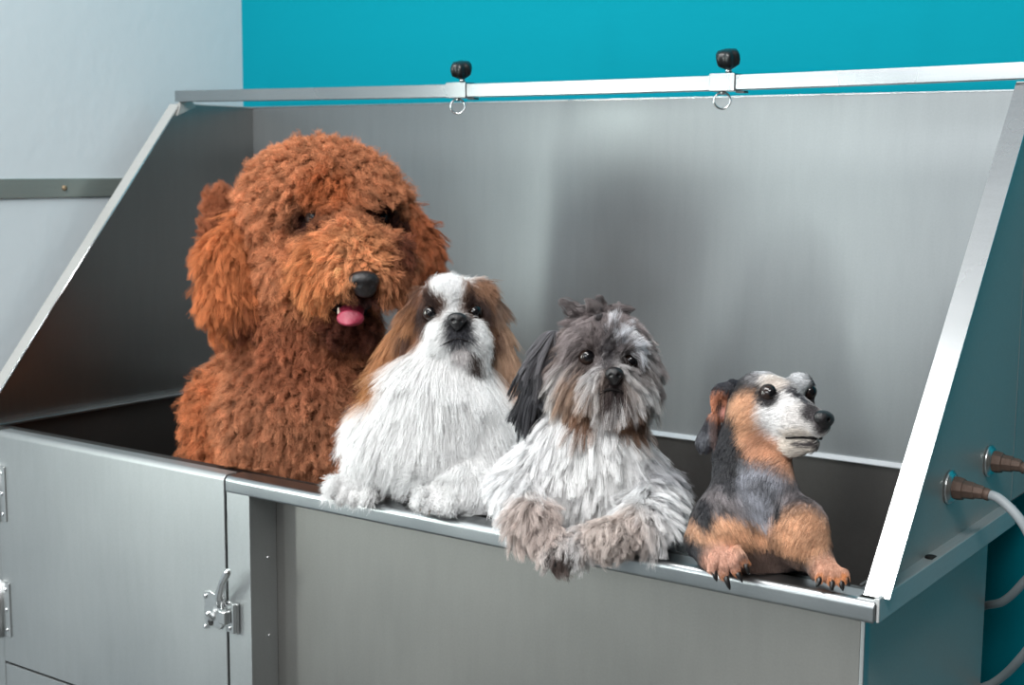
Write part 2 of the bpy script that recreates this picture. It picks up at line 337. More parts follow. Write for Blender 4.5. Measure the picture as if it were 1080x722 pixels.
# small raised dark spot standing for a stain smudge on the side rim
bm = bmesh.new(); lathe(bm, [(0, .006), (.002, .0055), (.003, .002)], (1.3085, .163, .0002), (0, 0, 1), 10); part('rim_dark_spot', bm, M['dark_gap'], smooth=True)
def hose(pts, label, R=.0048):
    r_ = root('water_hose', pts[0], label, 'hose')
    b = bmesh.new(); tube(b, spline(pts, 12), R, 14); o = obj('hose_tube', b, M['hose_grey'], r_, smooth=True); o.location = -Vector(pts[0])
    b = bmesh.new(); p = Vector(pts[0]); q = Vector(pts[1]); d = (q-p).normalized(); lathe(b, [(0, R+.0004), (.001, R+.0012), (.006, R+.0012), (.007, R+.0004)], p, d, 16); o = obj('hose_collar', b, M['brown_fitting'], r_, smooth=True); o.location = -p
hose([(W+.037, .225, .056), (W+.055, .222, .052), (W+.078, .222, .030), (W+.092, .235, -.010), (W+.092, .265, -.055), (W+.074, .305, -.105), (W+.045, .350, -.152), (W+.010, .400, -.197), (W-.06, .46, -.27), (W-.12, .50, -.45), (W-.12, .50, FLOOR+.005)], 'front grey rubber hose curving down from the nearer fitting to low behind the tub')
hose([(W+.037, .355, .060), (W+.052, .352, .052), (W+.068, .352, .028), (W+.072, .358, -.010), (W+.060, .370, -.042), (W+.038, .388, -.074), (W+.010, .416, -.108), (W-.05, .48, -.16), (W-.13, .53, -.32), (W-.13, .53, FLOOR+.005)], 'rear grey rubber hose from the farther fitting, disappearing sooner behind the tub')
for x in (.03, W-.05):
    for y in (.10, BD-.05):
        b = bmesh.new(); tube(b, [(x, y, FLOOR), (x, y, FLOOR+.1)], .018, 14); part('tub_foot', b, M['chrome'], smooth=True)
bm = bmesh.new(); box(bm, .0, 1.29, REC+.001, BD, FLOOR+.095, FLOOR+.1); part('cabinet_base', bm, M['steel_front'])
# ------------------------------------------------------------------ sculpting tools for the dogs
def fur_material(name, rough=.55, spec=.25, tip=.25, hair=False):
    m = bpy.data.materials.new(name); nt, N, L, b = nodes_of(m)
    at = N.new('ShaderNodeAttribute'); at.attribute_name = 'fur_colour'
    b.inputs['Roughness'].default_value = rough; b.inputs['Specular IOR Level'].default_value = spec
    if hair:
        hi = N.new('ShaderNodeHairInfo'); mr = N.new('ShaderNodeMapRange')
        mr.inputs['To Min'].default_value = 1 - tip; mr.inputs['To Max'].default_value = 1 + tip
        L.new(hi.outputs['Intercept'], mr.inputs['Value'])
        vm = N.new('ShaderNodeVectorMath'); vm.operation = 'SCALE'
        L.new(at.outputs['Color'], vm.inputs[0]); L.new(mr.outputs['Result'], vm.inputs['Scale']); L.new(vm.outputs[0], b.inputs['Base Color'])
    else:
        L.new(at.outputs['Color'], b.inputs['Base Color'])
    return m
M['skin'] = fur_material('short_fur_skin', .75, .15)
M['fur'] = fur_material('fur_strands', .5, .3, .12, hair=True)
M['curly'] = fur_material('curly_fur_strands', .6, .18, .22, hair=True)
M['sleek'] = fur_material('sleek_short_fur', .45, .35, .05, hair=True)
M['nose'] = plain('wet_black_nose', (.012, .011, .012), .28, bump=.4, bscale=700)
M['claw'] = plain('black_claw', (.010, .009, .009), .3)
M['pale_claw'] = plain('pale_claw', lin((190, 170, 160)), .4)
M['tongue'] = plain('pink_tongue', lin((146, 46, 68)), .45, bump=.3, bscale=400)
M['lip'] = plain('black_lip', (.012, .010, .010), .8, spec=.1)
M['tooth'] = plain('ivory_tooth', lin((190, 176, 160)), .5)
def eye_material(name, iris):
    m = bpy.data.materials.new(name); nt, N, L, b = nodes_of(m)
    tc = N.new('ShaderNodeTexCoord'); sp = N.new('ShaderNodeSeparateXYZ'); L.new(tc.outputs['Object'], sp.inputs[0])
    r = N.new('ShaderNodeValToRGB'); e = r.color_ramp.elements     # object z runs from 1 (pupil) down
    e[0].position = .62; e[0].color = (.02, .012, .01, 1); e[1].position = .90; e[1].color = (.003, .003, .004, 1)
    k = e.new(.66); k.color = (*iris, 1); k = e.new(.84); k.color = (*[x*.55 for x in iris], 1)
    L.new(sp.outputs['Z'], r.inputs[0]); L.new(r.outputs[0], b.inputs['Base Color'])
    b.inputs['Roughness'].default_value = .07; b.inputs['Coat Weight'].default_value = .0
    return m
M['eye_dark'] = eye_material('dark_brown_eye', (.022, .010, .006))
M['eye_shaded'] = eye_material('deep_set_dark_eye', (.014, .007, .005)); M['eye_shaded'].node_tree.nodes['Principled BSDF'].inputs['Specular IOR Level'].default_value = .12
M['eye_brown'] = eye_material('brown_eye', (.020, .011, .008))

def Rm(roll=0, yaw=0, pitch=0):
    """rotation in the frame (right, up, towards viewer); degrees; roll turns the right axis up"""
    a, b, c = [math.radians(v) for v in (roll, yaw, pitch)]
    Rz = np.array([[math.cos(a), -math.sin(a), 0], [math.sin(a), math.cos(a), 0], [0, 0, 1]])
    Ry = np.array([[math.cos(b), 0, math.sin(b)], [0, 1, 0], [-math.sin(b), 0, math.cos(b)]])
    Rx = np.array([[1, 0, 0], [0, math.cos(c), -math.sin(c)], [0, math.sin(c), math.cos(c)]])
    return Ry @ Rx @ Rz
BAS = np.stack([CR, CU, -CF])                  # rows: the dog's frame axes in the world
class Shape:
    """a smooth body: a blend of ellipsoids and tapered limbs. Lengths are in units of D0/FPX metres."""
    def __init__(s, D0): s.D0 = D0; s.u = D0/FPX; s.P = []; s.lo = np.full(3, 9e9); s.hi = -s.lo
    def w(s, x, y, z=0.):
        dep = s.D0 - z*s.u
        return CAM + dep*(CF + (x-CX)/FPX*CR - (y-CY)/FPX*CU)
    def ext(s, c, r):
        s.lo = np.minimum(s.lo, c-r); s.hi = np.maximum(s.hi, c+r)
    def E(s, x, y, z, rx, ry, rz, roll=0, yaw=0, pitch=0, k=8, op='+'):
        c = s.w(x, y, z); A = (Rm(roll, yaw, pitch).T @ BAS)
        s.P.append(('E', c, A, np.array([rx, ry, rz])*s.u, k*s.u, op))
        if op == '+': s.ext(c, max(rx, ry, rz)*s.u)
        return s
    def C(s, pts, k=8, op='+'):
        q = [(s.w(*p[:3]), p[3]*s.u) for p in pts]
        for (a, ra), (b, rb) in zip(q, q[1:]):
            s.P.append(('C', a, b, (ra, rb), k*s.u, op)); 
            if op == '+': s.ext(a, ra); s.ext(b, rb)
        return s
    def CW(s, pts, k=12):
        '''limb given by world points (x, y, z, radius in metres)'''
        k = k*s.u
        for a, b in zip(pts, pts[1:]):
            A, B = np.array(a[:3]), np.array(b[:3]); s.P.append(('C', A, B, (a[3], b[3]), k, '+')); s.ext(A, a[3]); s.ext(B, b[3])
        return s
    def sdf(s, p):
        p = np.asarray(p, dtype=np.float64); d = None
        for q in s.P:
            if q[0] == 'E':
                l = (p - q[1]) @ q[2].T; r = q[3]; k0 = np.linalg.norm(l/r, axis=-1); k1 = np.linalg.norm(l/(r*r), axis=-1)+1e-9
                e = k0*(k0-1)/k1
            else:
                a, b, (ra, rb) = q[1], q[2], q[3]; ab = b-a; t = np.clip(((p-a)@ab)/(ab@ab+1e-12), 0, 1)
                e = np.linalg.norm(p - a - t[..., None]*ab, axis=-1) - (ra+t*(rb-ra))
            k = max(q[4], 1e-6)
            if d is None: d = e
            elif q[5] == '+': h = np.maximum(k-np.abs(d-e), 0)/k; d = np.minimum(d, e) - h*h*k*.25
            else: e = -e; h = np.maximum(k-np.abs(d-e), 0)/k; d = np.maximum(d, e) + h*h*k*.25
        y, z = p[..., 1], p[..., 2]                # the body gives way to the rim, the front wall and the basin
        b1 = np.maximum(np.maximum(-.0015-y, y-.054), z+.0003); b2 = np.maximum(y-.054, z+.045)
        return np.maximum(d, np.maximum(np.maximum(-b1, -b2), np.maximum(y-.545, BZ-z)))
    def grad(s, p, h=4e-4):
        g = np.stack([s.sdf(p+np.eye(3)[i]*h)-s.sdf(p-np.eye(3)[i]*h) for i in range(3)], -1)
        return g/(np.linalg.norm(g, axis=-1, keepdims=True)+1e-12)
    def hit(s, x, y):
        """front surface point behind a photo pixel"""
        d = CF + (x-CX)/FPX*CR - (y-CY)/FPX*CU; d = d/np.linalg.norm(d); t = s.D0-.35
        for _ in range(160):
            e = float(s.sdf((CAM+d*t)[None])[0])
            if e < 2e-4: break
            t += e*.7
            if t > s.D0+.5: t = s.D0/abs(d@CF); break
        return CAM + d*t
    def mesh(s, vox):
        lo = s.lo-vox*3; n = np.ceil((s.hi+vox*3-lo)/vox).astype(int)+1
        G = np.empty(n, dtype=np.float64)
        ys, zs = np.meshgrid(lo[1]+vox*np.arange(n[1]), lo[2]+vox*np.arange(n[2]), indexing='ij')
        for i in range(n[0]):
            pp = np.stack([np.full_like(ys, lo[0]+vox*i), ys, zs], -1).reshape(-1, 3); G[i] = s.sdf(pp).reshape(n[1], n[2])
        I = G < 0; c = [slice(0, -1), slice(1, None)]
        cnt = np.zeros(np.array(n)-1); pos = np.zeros((*(np.array(n)-1), 3))
        for ax in range(3):
            o = [a for a in range(3) if a != ax]
            for i in (0, 1):
                for j in (0, 1):
                    sa = [None]*3; sb = [None]*3; sa[ax] = c[0]; sb[ax] = c[1]; sa[o[0]] = sb[o[0]] = c[i]; sa[o[1]] = sb[o[1]] = c[j]
                    a = G[tuple(sa)]; b = G[tuple(sb)]; m = (a < 0) != (b < 0); t = np.where(m, a/(np.where(m, a-b, 1)), 0)
                    cnt += m; pos[..., ax] += t*m; pos[..., o[0]] += i*m; pos[..., o[1]] += j*m
        act = cnt > 0; idx = -np.ones(cnt.shape, int); idx[act] = np.arange(act.sum())
        V = lo + vox*(np.argwhere(act) + pos[act]/cnt[act][:, None]); F = []
        for ax in range(3):
            o = [(ax+1) % 3, (ax+2) % 3]; sa = [slice(1, -1)]*3; sb = list(sa); sa[ax] = slice(0, -1); sb[ax] = slice(1, None)
            A = I[tuple(sa)]; B = I[tuple(sb)]; e = np.argwhere(A != B); flip = A[A != B]
            base = e.copy(); base[:, o[0]] += 1; base[:, o[1]] += 1
            def at(di, dj):
                q = base.copy(); q[:, o[0]] += di; q[:, o[1]] += dj; return idx[q[:, 0], q[:, 1], q[:, 2]]
            Q = np.stack([at(-1, -1), at(0, -1), at(0, 0), at(-1, 0)], -1); Q[~flip] = Q[~flip][:, ::-1]; F.append(Q)
        F = np.concatenate(F)
        for _ in range(2):
            g = s.grad(V, vox*.5); V = V - g*np.clip(s.sdf(V), -vox, vox)[:, None]*.9
        F = F[(F >= 0).all(1)]
        return V, F
class Paint:
    """coat pattern: soft blobs of coat colour and some painted shade, each at a place on the body"""
    def __init__(s, base): s.base = np.array(lin(base)); s.B = []
    def add(s, c, r, col, edge=.5, axes=None):
        s.B.append((np.array(c), np.atleast_1d(np.array(r, float)), np.array(lin(col)), edge, axes)); return s
    def __call__(s, p):
        out = np.repeat(s.base[None], len(p), 0)
        for c, r, col, e, A in s.B:
            l = p-c
            if A is not None: l = l@A.T
            d = np.linalg.norm(l/r, axis=-1); a = np.clip((1-d)/e+.5, 0, 1); a = a*a*(3-2*a)
            out = out*(1-a[:, None]) + col*a[:, None]
        return out
class Flow:
    """which way the fur lies: weighted directions at places"""
    def __init__(s, base): s.base = np.array(base, float); s.F = []
    def add(s, c, r, v, w=3.): s.F.append((np.array(c), r, np.array(v, float), w)); return s
    def __call__(s, p):
        acc = np.repeat(s.base[None], len(p), 0)*.25; 
        for c, r, v, w in s.F: acc = acc + w*np.exp(-((p-c)**2).sum(-1)/(r*r))[:, None]*v
        return acc/(np.linalg.norm(acc, axis=-1, keepdims=True)+1e-9)
class Scal:
    def __init__(s, base): s.base = base; s.B = []
    def add(s, c, r, v): s.B.append((np.array(c), r, v)); return s
    def __call__(s, p):
        out = np.full(len(p), float(s.base))
        for c, r, v in s.B:
            a = np.exp(-(np.linalg.norm(p-c, axis=-1)/r)**4); out = out*(1-a)+v*a
        return out
def skin_object(name, V, F, mat, parent, paint):
    me = bpy.data.meshes.new(name); me.from_pydata(V.tolist(), [], F.tolist()); me.update()
    me.polygons.foreach_set('use_smooth', np.ones(len(me.polygons), bool))
    a = me.attributes.new('fur_colour', 'FLOAT_COLOR', 'POINT'); c = np.ones((len(V), 4)); c[:, :3] = paint(V); a.data.foreach_set('color', c.ravel())
    o = link(name, me, mat, parent); return o
def fur(name, shape, V, F, parent, N, length, flow, paint, mat='fur', lay=.6, K=7, r=.00022, clumps=2000, clump=.5,
        curl=0., turns=2., droop=.3, jit=.25, frizz=0., dens=None, var=.10, cvar=.12, blocks=(), tip_r=.3, curlmap=None, seed=1):
    rg = np.random.default_rng(seed)
    T = np.concatenate([F[:, [0, 1, 2]], F[:, [0, 2, 3]]]); a, b, c = V[T[:, 0]], V[T[:, 1]], V[T[:, 2]]
    ar = np.linalg.norm(np.cross(b-a, c-a), axis=-1); mid = (a+b+c)/3
    wgt = ar.copy()
    if dens is not None: wgt = wgt*dens(mid)
    for bc, br in blocks: wgt = wgt*(np.linalg.norm(mid-bc, axis=-1) > br)
    ti = rg.choice(len(T), N, p=wgt/wgt.sum()); u1 = np.sqrt(rg.random(N)); u2 = rg.random(N)
    R = a[ti]*(1-u1)[:, None] + b[ti]*(u1*(1-u2))[:, None] + c[ti]*(u1*u2)[:, None]
    for bc, br in blocks: R = R[np.linalg.norm(R-bc, axis=-1) > br]
    N = len(R)
    ci = rg.choice(N, min(clumps, N), replace=False); kd = kdtree.KDTree(len(ci))
    for j, q in enumerate(R[ci]): kd.insert(Vector(q), j)
    kd.balance(); own = np.array([kd.find(Vector(q))[1] for q in R])
    def build(R, rnd, ph, L):
        n = shape.grad(R); fl = flow(R); fl = fl - n*(fl*n).sum(-1, keepdims=True); fl /= (np.linalg.norm(fl, axis=-1, keepdims=True)+1e-9)
        d = n*(1-lay) + fl*lay + rnd; d /= np.linalg.norm(d, axis=-1, keepdims=True)
        t = np.linspace(0, 1, K)[None, :, None]
        P = R[:, None] + d[:, None]*L[:, None, None]*t + np.array([0, 0, -1.])*(t**2)*(L*droop)[:, None, None]*.5 + fl[:, None]*(t**2)*(L*lay*.35)[:, None, None]
        if curl:
            e1 = np.cross(d, [.3, .5, .8]); e1 /= np.linalg.norm(e1, axis=-1, keepdims=True); e2 = np.cross(d, e1)
            ang = ph[:, None] + t[..., 0]*turns*2*math.pi*(.7+.6*((ph*7.3) % 1))[:, None]; cr = (curl*(curlmap(R) if curlmap else np.ones(len(R))))[:, None]*np.minimum(1, t[..., 0]*2.2)
            P = P + e1[:, None]*(np.cos(ang)*cr)[..., None] + e2[:, None]*(np.sin(ang)*cr)[..., None]
        return P, n
    crnd = rg.normal(0, jit, (len(ci), 3)); cph = rg.random(len(ci))*6.28
    Lc = length(R[ci])*(1+rg.normal(0, var, len(ci)))
    G, _ = build(R[ci], crnd, cph, Lc)
    Ls = Lc[own]*(1+rg.normal(0, var*.6, N))
    P, n = build(R, crnd[own]*.6+rg.normal(0, jit*.45, (N, 3)), cph[own]+rg.normal(0, .35, N), Ls)
    t = np.linspace(0, 1, K)[None, :, None]
    P = P*(1-clump*t**.8) + (G[own]+ (R-R[ci][own])[:, None]*(1-clump)*0)*clump*t**.8
    if frizz: P = P + np.cumsum(rg.normal(0, frizz, P.shape), 1)*(t > 0)
    # keep strands out of the body
    if K > 2:
        q = P[:, 1::2].reshape(-1, 3); sd = shape.sdf(q); bad = sd < .0006
        if bad.any(): g = shape.grad(q[bad]); q[bad] += g*np.minimum(.02, .0006-sd[bad])[:, None]
        P[:, 1::2] = q.reshape(N, -1, 3)
    low = (R[:, 2] < 0)[:, None] & (R[:, 1] > .050)[:, None]
    P[..., 1] = np.where(low & (P[..., 2] < .001), np.maximum(P[..., 1], .0545), P[..., 1])
    on = (~low) & (P[..., 2] < .001) & ((P[..., 1] > -.003) | (R[:, 1] > .010)[:, None]) & (P[..., 1] < .0545)
    P[..., 2] = np.where(on, .001+.0008*rg.random(P.shape[:2]), P[..., 2])
    P[..., 1] = np.where((P[..., 2] < -.02) & (P[..., 1] < 0) , np.minimum(P[..., 1], -.003), P[..., 1])
    hc = bpy.data.hair_curves.new(name); hc.add_curves([K]*N)
    hc.position_data.foreach_set('vector', P.astype(np.float32).ravel()) if hasattr(hc, 'position_data') else hc.attributes['position'].data.foreach_set('vector', P.astype(np.float32).ravel())
    ra = hc.attributes.get('radius') or hc.attributes.new('radius', 'FLOAT', 'POINT')
    rr = r*(1-(1-tip_r)*np.linspace(0, 1, K)**1.5)[None].repeat(N, 0); ra.data.foreach_set('value', rr.astype(np.float32).ravel())
    col = np.ones((N, 4)); col[:, :3] = np.clip(paint(R + rg.normal(0, .0012, R.shape))*(1+rg.normal(0, cvar, len(ci)))[own][:, None]*(1+rg.normal(0, cvar*.7, N))[:, None], .002, .95)
    at = hc.attributes.new('fur_colour', 'FLOAT_COLOR', 'CURVE'); at.data.foreach_set('color', col.astype(np.float32).ravel())
    o = bpy.data.objects.new(name, hc); COL.objects.link(o); hc.materials.append(M[mat]); o.parent = parent
    return o
def eyeball(name, c, r, look, mat, parent):
    b = bmesh.new(); bmesh.ops.create_uvsphere(b, u_segments=32, v_segments=20, radius=1.0)
    for v in b.verts:
        if v.co.z > .75: v.co.z += (v.co.z-.75)*.25      # cornea
    o = obj(name, b, mat, parent, smooth=True)
    q = Vector(look).to_track_quat('Z', 'Y'); o.matrix_local = Matrix.Translation(Vector(c)) @ q.to_matrix().to_4x4() @ Matrix.Diagonal((r, r, r, 1))
    return o
def blob(name, sh, vox, mat, parent):
    V, F = sh.mesh(vox); me = bpy.data.meshes.new(name); me.from_pydata(V.tolist(), [], F.tolist()); me.update()
    me.polygons.foreach_set('use_smooth', np.ones(len(me.polygons), bool)); return link(name, me, mat, parent)
def rootlocal(r):                                # children are written in world space
    for o in list(r.children):
        o.matrix_parent_inverse = Matrix.Identity(4)
        if o.type in {'MESH', 'CURVES'}: o.location = Vector(o.location) - Vector(r.location)
RIGHT, UP, TOV = CR, CU, -CF
def vec(r, u, t): v = r*RIGHT + u*UP + t*TOV; return v/np.linalg.norm(v)
QN = 1.0                                          # fur amount

def zat(s, x, y, h):
    """depth offset at which the ray behind a photo pixel is at height h above the rim"""
    d = CF + (x-CX)/FPX*CR - (y-CY)/FPX*CU; return (s.D0-(h-CAM[2])/d[2])/s.u
def mottle(p, sc_, amt, col=None):
    q = p*sc_; v = np.sin(q[:, 0]*1.1+1.7*np.sin(q[:, 1]*1.3+.4))+np.sin(q[:, 1]*1.7+1.3*np.sin(q[:, 2]*1.1))+np.sin(q[:, 2]*1.9+1.5*np.sin(q[:, 0]*.9+2))
    return v/3*amt

# ================================================================== the big red curly dog
def build_doodle():
    dog = root('curly_red_dog', (.50, .20, BZ), 'big curly red-brown doodle dog with tongue out, at the left end of the tub', 'dog')
    s = Shape(1.74)
    s.E(338, 214, 0, 76, 60, 66, k=20)                     # skull with its topknot
    s.E(300, 236, 6, 34, 46, 50, k=24)
    s.E(392, 236, -6, 38, 44, 46, k=24)
    s.E(342, 190, 32, 56, 27, 34, k=18); s.E(315, 203, 48, 22, 11, 18, k=12, roll=8); s.E(385, 205, 46, 24, 12, 18, k=12, roll=-12)      # brow hair
    s.E(330, 229, 80, 20, 13, 32, k=7, op='-'); s.E(402, 233, 74, 17, 17, 32, k=7, op='-'); s.E(420, 262, 66, 8, 22, 22, k=8, op='-')    # eye hollows
    s.C([(354, 240, 54, 27), (374, 272, 94, 24), (382, 288, 104, 20)], k=14)      # muzzle
    s.E(343, 284, 74, 29, 31, 26, roll=18, k=13); s.E(408, 282, 76, 20, 29, 25, roll=-15, k=13)   # whiskers either side
    s.E(312, 288, 40, 32, 36, 30, k=16)
    s.E(368, 344, 58, 24, 11, 24, k=8)                     # lower jaw
    s.E(370, 324, 108, 19, 13, 34, k=4, op='-')            # open mouth
    s.C([(332, 290, -24, 58), (324, 368, -22, 64), (322, 430, -14, 70)], k=26)     # neck and chest
    s.E(320, 445, -8, 74, 66, 50, k=24); s.E(352, 475, -6, 48, 46, 46, k=20)
    s.E(275, 450, -6, 36, 62, 42, k=16)
    s.C([(266, 402, -62, 36), (240, 432, -70, 36), (234, 500, -74, 34)], k=14)      # near shoulder
    s.CW([(.50, .16, -.03, .055), (.50, .13, -.20, .032), (.50, .12, -.325, .028)]); s.CW([(.58, .19, -.03, .055), (.59, .16, -.20, .032), (.59, .15, -.325, .028)])
    s.CW([(.44, .24, .05, .085), (.36, .36, .03, .090)], k=30)
    s.CW([(.33, .38, 0, .06), (.30, .44, -.14, .045), (.32, .42, -.325, .026)], k=20); s.CW([(.42, .42, 0, .06), (.42, .47, -.14, .045), (.43, .45, -.325, .026)], k=20)
    V, F = s.mesh(.0055)
    base = Paint((184, 122, 87)); h = s.hit
    base.add(h(345, 300), .055, (202, 134, 88), .8); base.add(h(375, 262), .035, (210, 144, 100), .8); base.add(h(318, 440), .10, (170, 114, 84), .8)
    base.add(s.w(318, 374, 10), .07, (146, 88, 62), .9)
    base.add(s.w(225, 440, -50), .06, (182, 112, 74), .8)
    base.add(h(329, 230), [.028, .021, .06], (50, 25, 20), .8, BAS); base.add(h(403, 235), [.027, .025, .06], (50, 25, 20), .7, BAS); base.add(h(422, 262), [.012, .028, .03], (96, 52, 36), .9, BAS)  # shade of the eye hollows painted into the coat colour
    base.add(h(345, 200), .03, (170, 98, 60), .9)
    base.add(s.w(372, 318, 90), [.028, .020, .05], (52, 24, 20), .6, BAS); base.add(s.w(370, 346, 70), [.040, .016, .05], (84, 44, 32), .8, BAS)  # dark muzzle fur, plus mouth and beard shade put into the colour
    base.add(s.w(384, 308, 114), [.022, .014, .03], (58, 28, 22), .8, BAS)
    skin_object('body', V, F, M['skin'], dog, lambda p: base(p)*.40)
    fl = Flow(vec(0, -1, .15))
    fl.add(s.w(340, 155, 20), .07, vec(.1, .3, 1), 1.2); fl.add(s.w(300, 180, 20), .06, vec(-.7, -.1, .5)); fl.add(s.w(395, 185, 20), .06, vec(.7, -.1, .5))
    fl.add(s.w(330, 290, 80), .045, vec(-.25, -1, -.1), 6); fl.add(s.w(412, 290, 90), .03, vec(.5, -.9, .2), 6); fl.add(s.w(372, 250, 96), .022, vec(-.2, .7, .6), 4)
    fl.add(s.w(355, 268, 96), .02, vec(-.9, .1, .2), 4); fl.add(s.w(395, 268, 96), .02, vec(.9, .1, .2), 4)
    fl.add(s.w(345, 205, 60), .03, vec(0, -.6, .8), 3)
    le = Scal(.018)
    le.add(s.w(340, 190, 20), .085, .0155); le.add(s.w(329, 230, 50), .024, .0045); le.add(s.w(404, 235, 48), .023, .0045)
    le.add(h(370, 258), .024, .011); le.add(h(384, 282), .014, .007); le.add(h(345, 294), .030, .021); le.add(h(410, 290), .024, .019); le.add(s.w(372, 318, 90), .020, .006); le.add(h(370, 348), .016, .010); le.add(s.w(335, 205, 70), .016, .017); le.add(s.w(392, 206, 66), .016, .017)
    eyes = [(330, 230), (402, 231)]
    blocks = [(h(*e), .0115) for e in eyes] + [(h(384, 299), .0135), (s.w(368, 324, 92), .015)]
    den = lambda p: np.where(p[:, 2] < -.04, .06, 1.)*np.where((p-s.w(318, 400, -60))@TOV < -.06, .30, 1.)
    curl = Scal(1.); curl.add(h(345, 284), .050, .45); curl.add(h(405, 285), .034, .45)
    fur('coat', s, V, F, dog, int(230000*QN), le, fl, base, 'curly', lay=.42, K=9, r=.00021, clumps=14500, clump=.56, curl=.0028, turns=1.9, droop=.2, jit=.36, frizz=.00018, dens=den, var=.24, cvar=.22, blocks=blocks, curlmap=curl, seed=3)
    # ears
    for nm, pts, ell, seed in (('L', [(258, 236, 18, 10), (240, 268, 30, 17), (240, 312, 34, 19)], (246, 300, 30, 24, 46, 13, 10), 4), ('R', [(424, 228, 0, 10), (438, 262, 4, 13), (438, 292, 6, 13)], (437, 272, 4, 12, 34, 11, -6), 5)):
        e = Shape(1.74); e.C(pts, k=10); x, y, z, a, b, c, ro = ell; e.E(x, y, z, a, b, c, roll=ro, k=12)
        Ve, Fe = e.mesh(.005); o = skin_object('ear', Ve, Fe, M['skin'], dog, lambda p: base(p)*.4)
        ep = Paint((184, 112, 70) if nm == 'L' else (158, 92, 60)); ep.add(e.w(266, 330, 34), .03, (112, 62, 42), .9)
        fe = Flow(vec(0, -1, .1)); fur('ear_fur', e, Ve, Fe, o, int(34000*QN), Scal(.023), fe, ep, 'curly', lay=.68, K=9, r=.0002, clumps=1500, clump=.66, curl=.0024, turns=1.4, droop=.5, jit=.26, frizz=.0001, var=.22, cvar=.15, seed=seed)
    t = Shape(1.74); t.C([(250, 420, -230, 12), (236, 300, -242, 11), (232, 240, -245, 13), (230, 214, -246, 11)], k=10)
    Vt, Ft = t.mesh(.006); o = skin_object('tail', Vt, Ft, M['skin'], dog, lambda p: base(p)*.4)
    ft = Flow(vec(0, 1, 0)); fur('tail_fur', t, Vt, Ft, o, int(16000*QN), Scal(.020), ft, Paint((160, 96, 66)), 'curly', lay=.55, K=7, r=.00026, clumps=900, clump=.5, curl=.0022, turns=1.3, droop=0, jit=.25, seed=6)
    # face
    for x, y in eyes: eyeball('eye', h(x, y)-TOV*.0035, .0100, vec(.35, 0, 1), M['eye_shaded'], dog)
    n = Shape(1.74); n.E(384, 295, 125, 15, 9, 9, k=4, yaw=12); n.E(385, 304, 121, 11, 9, 7, k=6); n.E(377, 301, 134, 3.2, 2.6, 4, k=2, op='-'); n.E(392, 301, 132, 3.2, 2.6, 4, k=2, op='-')
    blob('nose', n, .0011, M['nose'], dog)
    tg = Shape(1.74); tg.E(370, 330, 92, 13, 5, 24, k=4, pitch=30); tg.E(370, 335, 104, 12.5, 8, 4, k=6, pitch=15)
    blob('tongue', tg, .0013, M['tongue'], dog)
    th = Shape(1.74); th.C([(357.5, 330, 96, 1.7), (357, 325, 97, .9)], k=1); blob('tooth', th, .0007, M['tooth'], dog)
    lp = Shape(1.74); lp.C([(352, 324, 82, 4), (360, 313, 96, 4.5), (380, 313, 98, 4.5), (388, 322, 90, 4)], k=3); lp.E(370, 324, 76, 17, 12, 10, k=4); blob('mouth', lp, .0013, M['lip'], dog)
    rootlocal(dog)

# ================================================================== paws
def paw(s, dog, palm, toes, claws=None, k=6, claw_mat='claw', cr=2.6):
    s.E(*palm, k=10)
    for t in toes:
        s.C(t, k=4)
def make_claws(s, dog, claws, mat, r0):
    for a, b in claws:
        bm = bmesh.new(); A = Vector(s.w(*a)); B = Vector(s.w(*b)); mid = (A+B)/2 + Vector(TOV)*.25*(B-A).length
        tube(bm, [A, A*.4+mid*.6, mid*.5+B*.5, B], [r0, r0*.95, r0*.6, r0*.12], 10); obj('claw', bm, M[mat], dog, smooth=True)

